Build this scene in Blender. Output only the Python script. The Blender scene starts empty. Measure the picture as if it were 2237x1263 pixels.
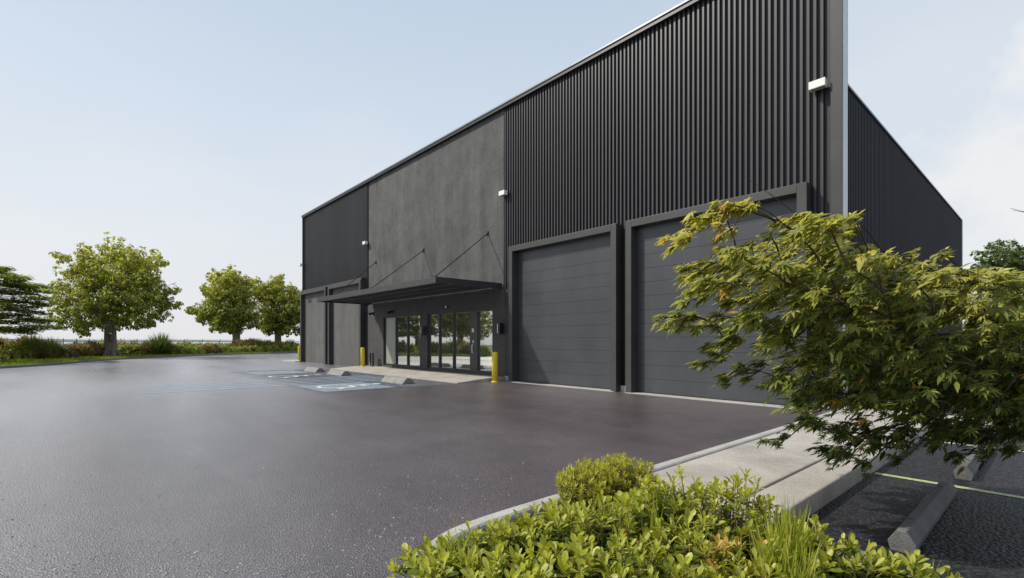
import bpy, math, random
import numpy as np
from mathutils import Vector

random.seed(7); RNG = np.random.default_rng(7)
scene = bpy.context.scene
COL = scene.collection

# ------------------------------------------------------------------ survey of the site
# x runs along the front of the building (to the right), y runs into it, the camera is over the origin
FOC = 1069.8; EYE = 1.5
Fv = np.array([-.7482, .6634]); Rv = np.array([.6634, .7482])
def at(px, py, d):
    dx = (px-1118.5)/FOC
    p = d*(Fv+dx*Rv)
    return np.array([p[0], p[1], EYE+d*(745-py)/FOC])
def ground(px, py, z=0.0):
    return at(px, py, (EYE-z)*FOC/(py-745))
def wall_x(px, Y):
    dx = (px-1118.5)/FOC
    return Y/(Fv[1]+dx*Rv[1])*(Fv[0]+dx*Rv[0])

# ------------------------------------------------------------------ object helpers
def tag(o, label=None, cat=None, group=None, kind=None):
    if label: o['label'] = label
    if cat: o['category'] = cat
    if group: o['group'] = group
    if kind: o['kind'] = kind
    return o
def thing(name, label, cat, loc=(0,0,0), rz=0, group=None):
    o = bpy.data.objects.new(name, None); COL.objects.link(o)
    o.empty_display_size = .2
    o.location = loc; o.rotation_euler = (0,0,rz)
    return tag(o, label, cat, group)
class MB:
    def __init__(s): s.v = []; s.f = []
    def quadmesh(s, v, f):
        n = len(s.v); s.v += [tuple(map(float, p)) for p in v]; s.f += [tuple(i+n for i in q) for q in f]
    def box(s, x0, x1, y0, y1, z0, z1):
        v = [(x0,y0,z0),(x1,y0,z0),(x1,y1,z0),(x0,y1,z0),(x0,y0,z1),(x1,y0,z1),(x1,y1,z1),(x0,y1,z1)]
        s.quadmesh(v, [(0,3,2,1),(4,5,6,7),(0,1,5,4),(1,2,6,5),(2,3,7,6),(3,0,4,7)]); return s
    def prism(s, poly, z0, z1):
        n = len(poly)
        s.quadmesh([(x,y,z0) for x,y in poly]+[(x,y,z1) for x,y in poly],
                   [tuple(range(n-1,-1,-1)), tuple(range(n,2*n))]+[(i,(i+1)%n,(i+1)%n+n,i+n) for i in range(n)]); return s
    def profile(s, prof, a, b):
        """extrude a closed (u, z) profile from a to b; u is measured to the left-hand normal of a->b"""
        a = np.array(a,float); b = np.array(b,float); d = (b-a)[:2]; d /= np.linalg.norm(d); nrm = np.array([-d[1], d[0]])
        n = len(prof); v = []
        for p in (a, b):
            for (u,z) in prof: v.append((p[0]+nrm[0]*u, p[1]+nrm[1]*u, p[2]+z))
        s.quadmesh(v, [tuple(range(n)), tuple(range(2*n-1,n-1,-1))]+[((i+1)%n, i, i+n, (i+1)%n+n) for i in range(n)]); return s
    def tube(s, pts, rad, seg=8, cap=True):
        pts = np.array(pts, float); m = len(pts)
        if np.isscalar(rad): rad = [rad]*m
        t = np.gradient(pts, axis=0); t /= np.linalg.norm(t, axis=1)[:,None]+1e-9
        ref = np.array([0,0,1.]) if abs(t[0][2]) < .9 else np.array([1.,0,0])
        v = []
        for i in range(m):
            a = np.cross(t[i], ref); a /= np.linalg.norm(a)+1e-9; b = np.cross(t[i], a); ref = np.cross(a, t[i])
            for k in range(seg):
                c = 2*math.pi*k/seg; v.append(pts[i]+rad[i]*(math.cos(c)*a+math.sin(c)*b))
        f = []
        for i in range(m-1):
            for k in range(seg):
                f.append((i*seg+k, i*seg+(k+1)%seg, (i+1)*seg+(k+1)%seg, (i+1)*seg+k))
        if cap: f += [tuple(range(seg)), tuple(range(m*seg-1,(m-1)*seg-1,-1))]
        s.quadmesh(v, f); return s
    def lathe(s, prof, c=(0,0,0), seg=24):
        v = []; m = len(prof)
        for (r,z) in prof:
            for k in range(seg):
                a = 2*math.pi*k/seg; v.append((c[0]+r*math.cos(a), c[1]+r*math.sin(a), c[2]+z))
        f = [(i*seg+k, i*seg+(k+1)%seg, (i+1)*seg+(k+1)%seg, (i+1)*seg+k) for i in range(m-1) for k in range(seg)]
        f += [tuple(range(seg-1,-1,-1)), tuple(range((m-1)*seg, m*seg))]
        s.quadmesh(v, f); return s
    def build(s, name, mat, parent=None, smooth=False, bevel=0):
        me = bpy.data.meshes.new(name); me.from_pydata(s.v, [], s.f); me.materials.append(mat)
        if smooth: me.polygons.foreach_set('use_smooth', [True]*len(me.polygons))
        me.update()
        o = bpy.data.objects.new(name, me); COL.objects.link(o)
        if bevel:
            b = o.modifiers.new('bevel', 'BEVEL'); b.width = bevel; b.segments = 2; b.limit_method = 'ANGLE'
        if parent: o.parent = parent
        return o
def struct(o): o['kind'] = 'structure'; return o

# ------------------------------------------------------------------ materials
def newmat(name):
    m = bpy.data.materials.new(name); m.use_nodes = True
    nt = m.node_tree; b = nt.nodes['Principled BSDF']
    return m, nt, b
def N(nt, t, **kw):
    n = nt.nodes.new(t)
    for k, v in kw.items():
        if k in n.inputs: n.inputs[k].default_value = v
        else: setattr(n, k, v)
    return n
def L(nt, a, b): nt.links.new(a, b)
def ramp(nt, fac, stops):
    r = nt.nodes.new('ShaderNodeValToRGB'); L(nt, fac, r.inputs[0])
    e = r.color_ramp.elements
    while len(e) < len(stops): e.new(.5)
    for i,(p,c) in enumerate(stops):
        e[i].position = p; e[i].color = (*c, 1) if len(c) == 3 else c
    return r
def g3(v): return (v,v,v)
def surf(name, c1, c2, scale=3., rough=.6, bump=(60,.2), metal=0., spec=.5, stretch=(1,1,1), detail=6, rough2=None, fine=None):
    m, nt, b = newmat(name)
    geo = N(nt, 'ShaderNodeNewGeometry'); mp = N(nt, 'ShaderNodeMapping'); mp.inputs['Scale'].default_value = stretch
    L(nt, geo.outputs['Position'], mp.inputs[0])
    n = N(nt, 'ShaderNodeTexNoise', Scale=scale, Detail=detail, Roughness=.6); L(nt, mp.outputs[0], n.inputs['Vector'])
    r = ramp(nt, n.outputs[0], [(.3, c1), (.7, c2)])
    col = r.outputs[0]
    if fine:
        n3 = N(nt, 'ShaderNodeTexNoise', Scale=fine[0], Detail=3.); L(nt, geo.outputs['Position'], n3.inputs['Vector'])
        rr = ramp(nt, n3.outputs[0], [(.35, g3(1-fine[1])), (.65, g3(1+fine[1]))])
        mx = N(nt, 'ShaderNodeMix', data_type='RGBA', blend_type='MULTIPLY'); mx.inputs[0].default_value = 1
        L(nt, col, mx.inputs[6]); L(nt, rr.outputs[0], mx.inputs[7]); col = mx.outputs[2]
    L(nt, col, b.inputs['Base Color'])
    b.inputs['Roughness'].default_value = rough; b.inputs['Metallic'].default_value = metal
    b.inputs['Specular IOR Level'].default_value = spec
    if rough2 is not None:
        mr = N(nt, 'ShaderNodeMapRange'); L(nt, n.outputs[0], mr.inputs[0])
        mr.inputs['From Min'].default_value = .3; mr.inputs['From Max'].default_value = .7
        mr.inputs['To Min'].default_value = rough; mr.inputs['To Max'].default_value = rough2
        L(nt, mr.outputs[0], b.inputs['Roughness'])
    if bump:
        n2 = N(nt, 'ShaderNodeTexNoise', Scale=bump[0], Detail=4.); L(nt, geo.outputs['Position'], n2.inputs['Vector'])
        bp = N(nt, 'ShaderNodeBump', Strength=bump[1], Distance=.01); L(nt, n2.outputs[0], bp.inputs['Height'])
        L(nt, bp.outputs[0], b.inputs['Normal'])
    return m

def asphalt_mat():
    m, nt, b = newmat('asphalt')
    geo = N(nt, 'ShaderNodeNewGeometry'); P = geo.outputs['Position']
    big = N(nt, 'ShaderNodeTexNoise', Scale=.16, Detail=5., Roughness=.55)
    mp = N(nt, 'ShaderNodeMapping'); mp.inputs['Rotation'].default_value = (0,0,math.radians(-42)); mp.inputs['Scale'].default_value = (.35,1.5,1)
    L(nt, P, mp.inputs[0]); L(nt, mp.outputs[0], big.inputs['Vector'])
    mid = N(nt, 'ShaderNodeTexNoise', Scale=1.3, Detail=6., Roughness=.6); L(nt, P, mid.inputs['Vector'])
    fine = N(nt, 'ShaderNodeTexVoronoi', Scale=85.); L(nt, P, fine.inputs['Vector'])
    c = ramp(nt, mid.outputs[0], [(.3,(.064,.046,.049)),(.7,(.104,.077,.082))])
    # the far, open side of the lot is paler: sky sheen put into the base colour
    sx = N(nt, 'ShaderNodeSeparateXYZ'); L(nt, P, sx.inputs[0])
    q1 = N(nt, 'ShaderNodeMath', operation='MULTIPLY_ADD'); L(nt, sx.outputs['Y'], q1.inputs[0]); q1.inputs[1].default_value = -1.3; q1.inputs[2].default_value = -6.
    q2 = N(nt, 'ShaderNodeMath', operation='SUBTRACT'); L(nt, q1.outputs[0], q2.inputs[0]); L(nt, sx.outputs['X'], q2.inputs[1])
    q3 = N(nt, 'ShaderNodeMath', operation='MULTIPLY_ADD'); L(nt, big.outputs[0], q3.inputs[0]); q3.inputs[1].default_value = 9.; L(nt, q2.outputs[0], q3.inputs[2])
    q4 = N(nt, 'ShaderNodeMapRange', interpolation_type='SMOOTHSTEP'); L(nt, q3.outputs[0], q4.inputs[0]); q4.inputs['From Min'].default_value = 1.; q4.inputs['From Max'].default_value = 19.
    sheen_mix = N(nt, 'ShaderNodeMix', data_type='RGBA'); L(nt, q4.outputs[0], sheen_mix.inputs[0]); L(nt, c.outputs[0], sheen_mix.inputs[6]); sheen_mix.inputs[7].default_value = (.235,.22,.245,1)
    stone = ramp(nt, fine.outputs['Color'], [(0,(.5,.5,.5)),(.7,(1.05,1.05,1.05)),(.95,(2.1,2.1,2.1))])
    mx = N(nt, 'ShaderNodeMix', data_type='RGBA', blend_type='MULTIPLY'); mx.inputs[0].default_value = 1
    L(nt, sheen_mix.outputs[2], mx.inputs[6]); L(nt, stone.outputs[0], mx.inputs[7]); L(nt, mx.outputs[2], b.inputs['Base Color'])
    mr = N(nt, 'ShaderNodeMapRange'); L(nt, big.outputs[0], mr.inputs[0])
    for k, v in (('From Min',.35),('From Max',.65),('To Min',.30),('To Max',.52)): mr.inputs[k].default_value = v
    L(nt, mr.outputs[0], b.inputs['Roughness'])
    b.inputs['Specular IOR Level'].default_value = .5
    b.inputs['Coat Weight'].default_value = 1.; b.inputs['Coat IOR'].default_value = 1.95
    m3 = N(nt, 'ShaderNodeMapRange'); L(nt, big.outputs[0], m3.inputs[0])
    for k, v in (('From Min',.35),('From Max',.65),('To Min',.25),('To Max',.46)): m3.inputs[k].default_value = v
    L(nt, m3.outputs[0], b.inputs['Coat Roughness'])
    sk = N(nt, 'ShaderNodeTexNoise', Scale=.55, Detail=7., Roughness=.6, Distortion=.6)
    mq = N(nt, 'ShaderNodeMapping'); mq.inputs['Rotation'].default_value = (0,0,math.radians(-52)); mq.inputs['Scale'].default_value = (.12,1.3,1)
    L(nt, P, mq.inputs[0]); L(nt, mq.outputs[0], sk.inputs['Vector'])
    m4 = N(nt, 'ShaderNodeMapRange'); L(nt, sk.outputs[0], m4.inputs[0])
    for k, v in (('From Min',.38),('From Max',.56),('To Min',.80),('To Max',1.)): m4.inputs[k].default_value = v
    L(nt, m4.outputs[0], b.inputs['Coat Weight'])
    b1 = N(nt, 'ShaderNodeBump', Strength=.8, Distance=.010); L(nt, fine.outputs['Distance'], b1.inputs['Height'])
    n2 = N(nt, 'ShaderNodeTexNoise', Scale=38., Detail=5.); L(nt, P, n2.inputs['Vector'])
    b2 = N(nt, 'ShaderNodeBump', Strength=.35, Distance=.008); L(nt, n2.outputs[0], b2.inputs['Height']); L(nt, b1.outputs[0], b2.inputs['Normal'])
    L(nt, b2.outputs[0], b.inputs['Normal'])
    b3 = N(nt, 'ShaderNodeBump', Strength=.42, Distance=.006); L(nt, fine.outputs['Distance'], b3.inputs['Height']); L(nt, b3.outputs[0], b.inputs['Coat Normal'])
    return m
def gravelly(name, c1, c2, scale, dist, rough=.7, spec=.3, strength=.9):
    m, nt, b = newmat(name)
    geo = N(nt, 'ShaderNodeNewGeometry'); P = geo.outputs['Position']
    v = N(nt, 'ShaderNodeTexVoronoi', Scale=scale); L(nt, P, v.inputs['Vector'])
    c = ramp(nt, v.outputs['Color'], [(.1,c1),(.9,c2)])
    edge = ramp(nt, v.outputs['Distance'], [(.25,g3(1.)),(.75,g3(.25))])
    mx = N(nt, 'ShaderNodeMix', data_type='RGBA', blend_type='MULTIPLY'); mx.inputs[0].default_value = 1
    L(nt, c.outputs[0], mx.inputs[6]); L(nt, edge.outputs[0], mx.inputs[7]); L(nt, mx.outputs[2], b.inputs['Base Color'])
    inv = N(nt, 'ShaderNodeMath', operation='SUBTRACT'); inv.inputs[0].default_value = 1; L(nt, v.outputs['Distance'], inv.inputs[1])
    bp = N(nt, 'ShaderNodeBump', Strength=strength, Distance=dist); L(nt, inv.outputs[0], bp.inputs['Height']); L(nt, bp.outputs[0], b.inputs['Normal'])
    b.inputs['Roughness'].default_value = rough; b.inputs['Specular IOR Level'].default_value = spec
    return m
def stucco_mat(name, c1, c2):
    m, nt, b = newmat(name)
    geo = N(nt, 'ShaderNodeNewGeometry'); P = geo.outputs['Position']
    mp = N(nt, 'ShaderNodeMapping'); mp.inputs['Scale'].default_value = (1.3,1.3,.16); L(nt, P, mp.inputs[0])
    st = N(nt, 'ShaderNodeTexNoise', Scale=1.1, Detail=5., Roughness=.65); L(nt, mp.outputs[0], st.inputs['Vector'])
    bl = N(nt, 'ShaderNodeTexNoise', Scale=.9, Detail=8., Roughness=.65); L(nt, P, bl.inputs['Vector'])
    ad = N(nt, 'ShaderNodeMath', operation='ADD'); L(nt, st.outputs[0], ad.inputs[0]); L(nt, bl.outputs[0], ad.inputs[1])
    hf = N(nt, 'ShaderNodeMath', operation='MULTIPLY'); L(nt, ad.outputs[0], hf.inputs[0]); hf.inputs[1].default_value = .5
    c = ramp(nt, hf.outputs[0], [(.36,c1),(.64,c2)])
    sp = N(nt, 'ShaderNodeTexVoronoi', Scale=7.); L(nt, P, sp.inputs['Vector'])
    fn = N(nt, 'ShaderNodeTexNoise', Scale=48., Detail=3.); L(nt, P, fn.inputs['Vector'])
    spk = ramp(nt, sp.outputs['Distance'], [(.035,g3(1.)),(.07,g3(0.))])
    gate = ramp(nt, bl.outputs[0], [(.55,g3(0.)),(.62,g3(.8))])
    mm = N(nt, 'ShaderNodeMath', operation='MULTIPLY'); L(nt, spk.outputs[0], mm.inputs[0]); L(nt, gate.outputs[0], mm.inputs[1])
    mx = N(nt, 'ShaderNodeMix', data_type='RGBA'); L(nt, mm.outputs[0], mx.inputs[0]); L(nt, c.outputs[0], mx.inputs[6]); mx.inputs[7].default_value = (.35,.35,.34,1)
    fr = ramp(nt, fn.outputs[0], [(.3,g3(.62)),(.7,g3(1.38))])
    m2 = N(nt, 'ShaderNodeMix', data_type='RGBA', blend_type='MULTIPLY'); m2.inputs[0].default_value = 1
    L(nt, mx.outputs[2], m2.inputs[6]); L(nt, fr.outputs[0], m2.inputs[7]); L(nt, m2.outputs[2], b.inputs['Base Color'])
    b.inputs['Roughness'].default_value = .85; b.inputs['Specular IOR Level'].default_value = .3
    bp = N(nt, 'ShaderNodeBump', Strength=.6, Distance=.012); L(nt, fn.outputs[0], bp.inputs['Height']); L(nt, bp.outputs[0], b.inputs['Normal'])
    return m
def leaf_mat(name, cols, trans=.35, rough=.45, spec=.4):
    """cols: three colours picked by the per-leaf 'tint' attribute"""
    m, nt, b = newmat(name)
    a = N(nt, 'ShaderNodeAttribute', attribute_name='tint')
    c = ramp(nt, a.outputs['Fac'], [(i/(len(cols)-1), x) for i, x in enumerate(cols)])
    geo = N(nt, 'ShaderNodeNewGeometry'); n = N(nt, 'ShaderNodeTexNoise', Scale=25., Detail=2.); L(nt, geo.outputs['Position'], n.inputs['Vector'])
    v = ramp(nt, n.outputs[0], [(.3,g3(.8)),(.7,g3(1.15))])
    mx = N(nt, 'ShaderNodeMix', data_type='RGBA', blend_type='MULTIPLY'); mx.inputs[0].default_value = 1
    L(nt, c.outputs[0], mx.inputs[6]); L(nt, v.outputs[0], mx.inputs[7])
    L(nt, mx.outputs[2], b.inputs['Base Color']); b.inputs['Roughness'].default_value = rough; b.inputs['Specular IOR Level'].default_value = spec
    tr = N(nt, 'ShaderNodeBsdfTranslucent'); sat = N(nt, 'ShaderNodeHueSaturation', Saturation=1.15, Value=1.5); L(nt, mx.outputs[2], sat.inputs['Color']); L(nt, sat.outputs[0], tr.inputs[0])
    ms = N(nt, 'ShaderNodeMixShader'); ms.inputs[0].default_value = trans
    L(nt, b.outputs[0], ms.inputs[1]); L(nt, tr.outputs[0], ms.inputs[2]); L(nt, ms.outputs[0], nt.nodes['Material Output'].inputs[0])
    return m
def glass_mat():
    m, nt, b = newmat('tinted_glass')
    b.inputs['Base Color'].default_value = (.13,.145,.125,1); b.inputs['Roughness'].default_value = .05
    gl = N(nt, 'ShaderNodeBsdfGlossy'); gl.inputs['Color'].default_value = (.74,.76,.72,1); gl.inputs['Roughness'].default_value = .012
    geo = N(nt, 'ShaderNodeNewGeometry'); n = N(nt, 'ShaderNodeTexNoise', Scale=.9, Detail=1.); L(nt, geo.outputs['Position'], n.inputs['Vector'])
    bp = N(nt, 'ShaderNodeBump', Strength=.06, Distance=.02); L(nt, n.outputs[0], bp.inputs['Height']); L(nt, bp.outputs[0], gl.inputs['Normal'])
    ms = N(nt, 'ShaderNodeMixShader'); ms.inputs[0].default_value = .72
    L(nt, b.outputs[0], ms.inputs[1]); L(nt, gl.outputs[0], ms.inputs[2]); L(nt, ms.outputs[0], nt.nodes['Material Output'].inputs[0])
    return m

M = {}
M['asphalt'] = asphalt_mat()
M['lotgravel'] = gravelly('side_lot_chipseal', (.012,.013,.017), (.055,.056,.066), 36, .02, .6, .4)
M['patch'] = gravelly('stall_chipseal', (.05,.06,.08), (.33,.35,.40), 19, .015, .75, .3)
M['stucco'] = stucco_mat('grey_stucco', (.056,.057,.058), (.122,.123,.122))
M['stucco_pale'] = stucco_mat('pale_stucco', (.082,.083,.081), (.128,.128,.124))
M['darkwall'] = surf('dark_render', (.045,.043,.046), (.062,.059,.062), 2, .75, (70,.3), fine=(90,.12))
M['rib'] = surf('charcoal_cladding', (.030,.030,.034), (.044,.044,.049), .8, .42, None, metal=0., stretch=(1,1,.2), spec=.45)
M['ribback'] = surf('charcoal_cladding_pan', (.012,.012,.015), (.017,.017,.02), .8, .5, None)
M['siderib'] = surf('shaded_charcoal_cladding', (.014,.016,.025), (.022,.025,.036), .6, .6, None, stretch=(1,1,.2), spec=.22)  # same cladding; side shade and bluish sky reflection put into its colour
M['frame'] = surf('charcoal_steel', (.034,.035,.036), (.048,.049,.049), 1.5, .45, (30,.03), spec=.5, fine=(140,.08))
M['door'] = surf('garage_door_paint', (.029,.034,.041), (.049,.054,.062), 1.2, .38, (200,.05), spec=.6, stretch=(1,1,.4))
M['black'] = surf('black_metal', (.012,.012,.013), (.02,.02,.021), 4, .4, None)
M['mullion'] = surf('black_aluminium', (.02,.02,.022), (.028,.028,.03), 4, .35, None)
M['coping'] = surf('grey_blue_coping', (.20,.24,.28), (.27,.31,.35), 1.5, .35, None, metal=.3)
M['edge'] = surf('sky_reflection_edge', (.5,.54,.58), (.6,.64,.68), 2, .3, None)  # bright sky reflection on the corner's side face, put into the colour
M['white'] = surf('white_lamp_housing', (.72,.72,.70), (.8,.8,.78), 4, .35, None)
M['yellow'] = surf('yellow_bollard_paint', (.62,.50,.02), (.72,.60,.04), 3, .4, (50,.1), stretch=(1,1,.4), rough2=.6, fine=(30,.12))
M['concrete'] = surf('walkway_concrete', (.31,.285,.26), (.49,.455,.415), 1.6, .85, (130,.5), spec=.3, detail=8, fine=(110,.25))
M['kerb'] = surf('kerb_concrete', (.34,.33,.31), (.48,.465,.44), 2.5, .85, (150,.5), spec=.3, detail=8, fine=(150,.25))
M['kerbdark'] = surf('weathered_kerb_concrete', (.12,.125,.12), (.2,.2,.19), 1.5, .9, (90,.5), spec=.2, fine=(60,.2))
M['block'] = surf('wheel_stop_concrete', (.19,.185,.175), (.29,.28,.265), 4, .85, (110,.5), spec=.3, fine=(100,.25))
M['blockdark'] = surf('shaded_wheel_stop_concrete', (.10,.10,.102), (.17,.17,.168), 4, .85, (110,.5), spec=.3, fine=(100,.25))  # same concrete, with the side lot's shade put into the colour
M['joint'] = surf('dark_joint', (.03,.03,.028), (.05,.048,.045), 9, .95, None)  # plain dark tone of the bed under the slab joints
M['paint'] = surf('white_road_paint', (.52,.54,.56), (.8,.8,.8), 9, .6, (80,.4), fine=(60,.2))
M['yline'] = surf('pale_green_yellow_line', (.34,.38,.17), (.50,.54,.27), 9, .6, (80,.4), fine=(60,.3))
M['glass'] = glass_mat()
M['blind'] = surf('pale_pane', (.26,.29,.26), (.33,.36,.31), 1.2, .2, None, stretch=(4,4,.1))  # pale interior seen behind the first pane, put into its colour
M['earth'] = surf('earth', (.07,.06,.045), (.12,.10,.07), .2, .95, (6,.5))
M['mulch'] = surf('mulch', (.018,.014,.010), (.05,.038,.027), 22, .95, (60,1.))
M['turf'] = surf('turf', (.12,.15,.05), (.20,.22,.075), 1.2, .95, (40,.8), fine=(14,.35))
M['bark'] = surf('bark', (.11,.095,.08), (.24,.215,.185), 3, .9, (14,.8), stretch=(3,3,.5))
M['twig'] = surf('twig_bark', (.10,.075,.05), (.2,.16,.10), 9, .8, None)
M['darktwig'] = surf('dark_twig_bark', (.03,.024,.018), (.07,.05,.03), 9, .9, None)
M['stem'] = surf('green_brown_stem', (.16,.10,.04), (.24,.2,.07), 9, .7, None)
M['wire'] = surf('galvanised_fence', (.07,.07,.07), (.11,.11,.11), 5, .6, None)
M['stone'] = surf('loose_stone', (.02,.02,.02), (.55,.54,.52), 30, .8, (80,.4))

m, nt, b = newmat('blue_faded_paint')         # worn stall paint: shows the chippings through
geo = N(nt, 'ShaderNodeNewGeometry'); n = N(nt, 'ShaderNodeTexNoise', Scale=14., Detail=6., Roughness=.75); L(nt, geo.outputs['Position'], n.inputs['Vector'])
b.inputs['Base Color'].default_value = (.40,.49,.58,1); b.inputs['Roughness'].default_value = .55
al = ramp(nt, n.outputs[0], [(.36,g3(.25)),(.64,g3(.75))]); L(nt, al.outputs[0], b.inputs['Alpha'])
M['blue'] = m

m, nt, b = newmat('sea_water')
geo = N(nt, 'ShaderNodeNewGeometry'); n = N(nt, 'ShaderNodeTexNoise', Scale=.05, Detail=5.); L(nt, geo.outputs['Position'], n.inputs['Vector'])
c = ramp(nt, n.outputs[0], [(.3,(.42,.44,.46)),(.7,(.50,.52,.54))]); L(nt, c.outputs[0], b.inputs['Base Color']); b.inputs['Roughness'].default_value = 1; b.inputs['Specular IOR Level'].default_value = .1
M['sea'] = m

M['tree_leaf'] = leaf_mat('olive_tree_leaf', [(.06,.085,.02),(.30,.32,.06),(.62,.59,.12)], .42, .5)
M['tree_leaf2'] = leaf_mat('dark_tree_leaf', [(.04,.07,.016),(.10,.15,.035),(.22,.28,.07)], .25, .45)
M['layer_leaf'] = leaf_mat('layered_tree_leaf', [(.05,.085,.018),(.19,.25,.045),(.42,.46,.08)], .42, .5)
M['shrub_green'] = leaf_mat('shrub_green_leaf', [(.08,.11,.025),(.30,.33,.07),(.64,.60,.17)], .35, .6)
M['shrub_lime'] = leaf_mat('shrub_lime_leaf', [(.09,.12,.02),(.30,.33,.055),(.64,.60,.14)], .35, .6)
M['shrub_tan'] = leaf_mat('shrub_dry_leaf', [(.16,.12,.055),(.38,.29,.12),(.58,.47,.21)], .2, .8, .2)
M['shrub_purple'] = leaf_mat('shrub_dark_leaf', [(.05,.035,.022),(.12,.085,.05),(.24,.16,.08)], .2, .6)
M['blade'] = leaf_mat('blade_leaf', [(.06,.10,.03),(.13,.18,.05),(.24,.28,.08)], .25, .5)
M['broad'] = leaf_mat('broad_leaf', [(.012,.025,.005),(.10,.145,.022),(.33,.35,.05),(.46,.47,.09),(.62,.38,.11)], .36, .42, .35)
M['clip'] = leaf_mat('clipped_leaf', [(.10,.13,.02),(.36,.38,.05),(.60,.57,.10)], .35, .35, .5)
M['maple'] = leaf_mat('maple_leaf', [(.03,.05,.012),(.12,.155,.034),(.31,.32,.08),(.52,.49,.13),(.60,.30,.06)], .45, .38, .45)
M['reed'] = leaf_mat('grass_blade', [(.10,.15,.02),(.28,.33,.04),(.50,.48,.09)], .35, .4)

def fade_y(mat, y0, y1, amt=1.):
    """paint and chippings worn away towards the open lot"""
    nt = mat.node_tree; b = nt.nodes['Principled BSDF']
    g_ = N(nt, 'ShaderNodeNewGeometry'); sp = N(nt, 'ShaderNodeSeparateXYZ'); L(nt, g_.outputs['Position'], sp.inputs[0])
    nn = N(nt, 'ShaderNodeTexNoise', Scale=2.2, Detail=7., Roughness=.7); L(nt, g_.outputs['Position'], nn.inputs['Vector'])
    ma = N(nt, 'ShaderNodeMath', operation='MULTIPLY_ADD'); L(nt, nn.outputs[0], ma.inputs[0]); ma.inputs[1].default_value = 3.2; L(nt, sp.outputs['Y'], ma.inputs[2])
    mr = N(nt, 'ShaderNodeMapRange'); L(nt, ma.outputs[0], mr.inputs[0]); mr.inputs['From Min'].default_value = y0+1.6; mr.inputs['From Max'].default_value = y1+1.6; mr.inputs['To Max'].default_value = amt
    src = b.inputs['Alpha'].links[0].from_socket if b.inputs['Alpha'].links else None
    if src:
        mu = N(nt, 'ShaderNodeMath', operation='MULTIPLY'); L(nt, src, mu.inputs[0]); L(nt, mr.outputs[0], mu.inputs[1]); L(nt, mu.outputs[0], b.inputs['Alpha'])
    else: L(nt, mr.outputs[0], b.inputs['Alpha'])
fade_y(M['patch'], 5.2, 8.2, .92); fade_y(M['blue'], -.6, 1.6)
# ------------------------------------------------------------------ world, sun, camera
TO_SUN = np.array([-.48,-.534,.694]); TO_SUN = TO_SUN/np.linalg.norm(TO_SUN)
elev = math.asin(TO_SUN[2]); azi = math.atan2(TO_SUN[0], TO_SUN[1])
w = bpy.data.worlds.new('World'); scene.world = w; w.use_nodes = True
nt = w.node_tree; bg = nt.nodes['Background']
sky = N(nt, 'ShaderNodeTexSky', sky_type='NISHITA'); sky.sun_disc = False; sky.sun_elevation = elev; sky.sun_rotation = azi
sky.air_density = 1.0; sky.dust_density = 2.5; sky.ozone_density = 1.0
tc = N(nt, 'ShaderNodeTexCoord'); D = tc.outputs['Generated']
sep = N(nt, 'ShaderNodeSeparateXYZ'); L(nt, D, sep.inputs[0])
hz = ramp(nt, sep.outputs['Z'], [(0.,(8.7,8.75,9.1)),(.14,(8.4,8.7,9.1)),(.36,(7.2,8.1,9.1)),(.72,(5.2,6.5,8.1)),(1.,(4.1,5.2,6.8))])
mx = N(nt, 'ShaderNodeMix', data_type='RGBA'); mx.inputs[0].default_value = .86; L(nt, sky.outputs[0], mx.inputs[6]); L(nt, hz.outputs[0], mx.inputs[7])
# thin cloud: direction divided by height gives a flat cloud layer
za = N(nt, 'ShaderNodeMath', operation='ADD'); L(nt, sep.outputs['Z'], za.inputs[0]); za.inputs[1].default_value = .16
dv = N(nt, 'ShaderNodeVectorMath', operation='DIVIDE'); L(nt, D, dv.inputs[0]); 
cb = N(nt, 'ShaderNodeCombineXYZ'); [L(nt, za.outputs[0], cb.inputs[i]) for i in range(3)]; L(nt, cb.outputs[0], dv.inputs[1])
cn = N(nt, 'ShaderNodeTexNoise', Scale=.85, Detail=5., Roughness=.5); L(nt, dv.outputs[0], cn.inputs['Vector'])
cr = ramp(nt, cn.outputs[0], [(.45,g3(0.)),(.75,g3(.42))])
# one soft bank low over the right of the building
td = at(2330, 400, 1.) - np.array([0,0,EYE]); td /= np.linalg.norm(td)
dt = N(nt, 'ShaderNodeVectorMath', operation='DOT_PRODUCT'); L(nt, D, dt.inputs[0]); dt.inputs[1].default_value = tuple(td)
dn = N(nt, 'ShaderNodeTexNoise', Scale=7., Detail=8., Roughness=.58); L(nt, D, dn.inputs['Vector'])
d2 = N(nt, 'ShaderNodeMath', operation='MULTIPLY_ADD'); L(nt, dn.outputs[0], d2.inputs[0]); d2.inputs[1].default_value = .07; L(nt, dt.outputs['Value'], d2.inputs[2])
dr = ramp(nt, d2.outputs[0], [(0.,g3(0.)),(1.,g3(0.))]); dr.color_ramp.elements[0].position = .980; dr.color_ramp.elements[1].position = .996; dr.color_ramp.elements[1].color = (.9,.9,.9,1)
d3 = N(nt, 'ShaderNodeMath', operation='SUBTRACT'); L(nt, d2.outputs[0], d3.inputs[0]); d3.inputs[1].default_value = .035
L(nt, d3.outputs[0], dr.inputs[0])
mxx = N(nt, 'ShaderNodeMath', operation='MAXIMUM'); L(nt, cr.outputs[0], mxx.inputs[0]); L(nt, dr.outputs[0], mxx.inputs[1])
m2 = N(nt, 'ShaderNodeMix', data_type='RGBA'); L(nt, mxx.outputs[0], m2.inputs[0]); L(nt, mx.outputs[2], m2.inputs[6]); m2.inputs[7].default_value = (8.6,8.7,8.85,1)
L(nt, m2.outputs[2], bg.inputs[0]); bg.inputs[1].default_value = .1

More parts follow.
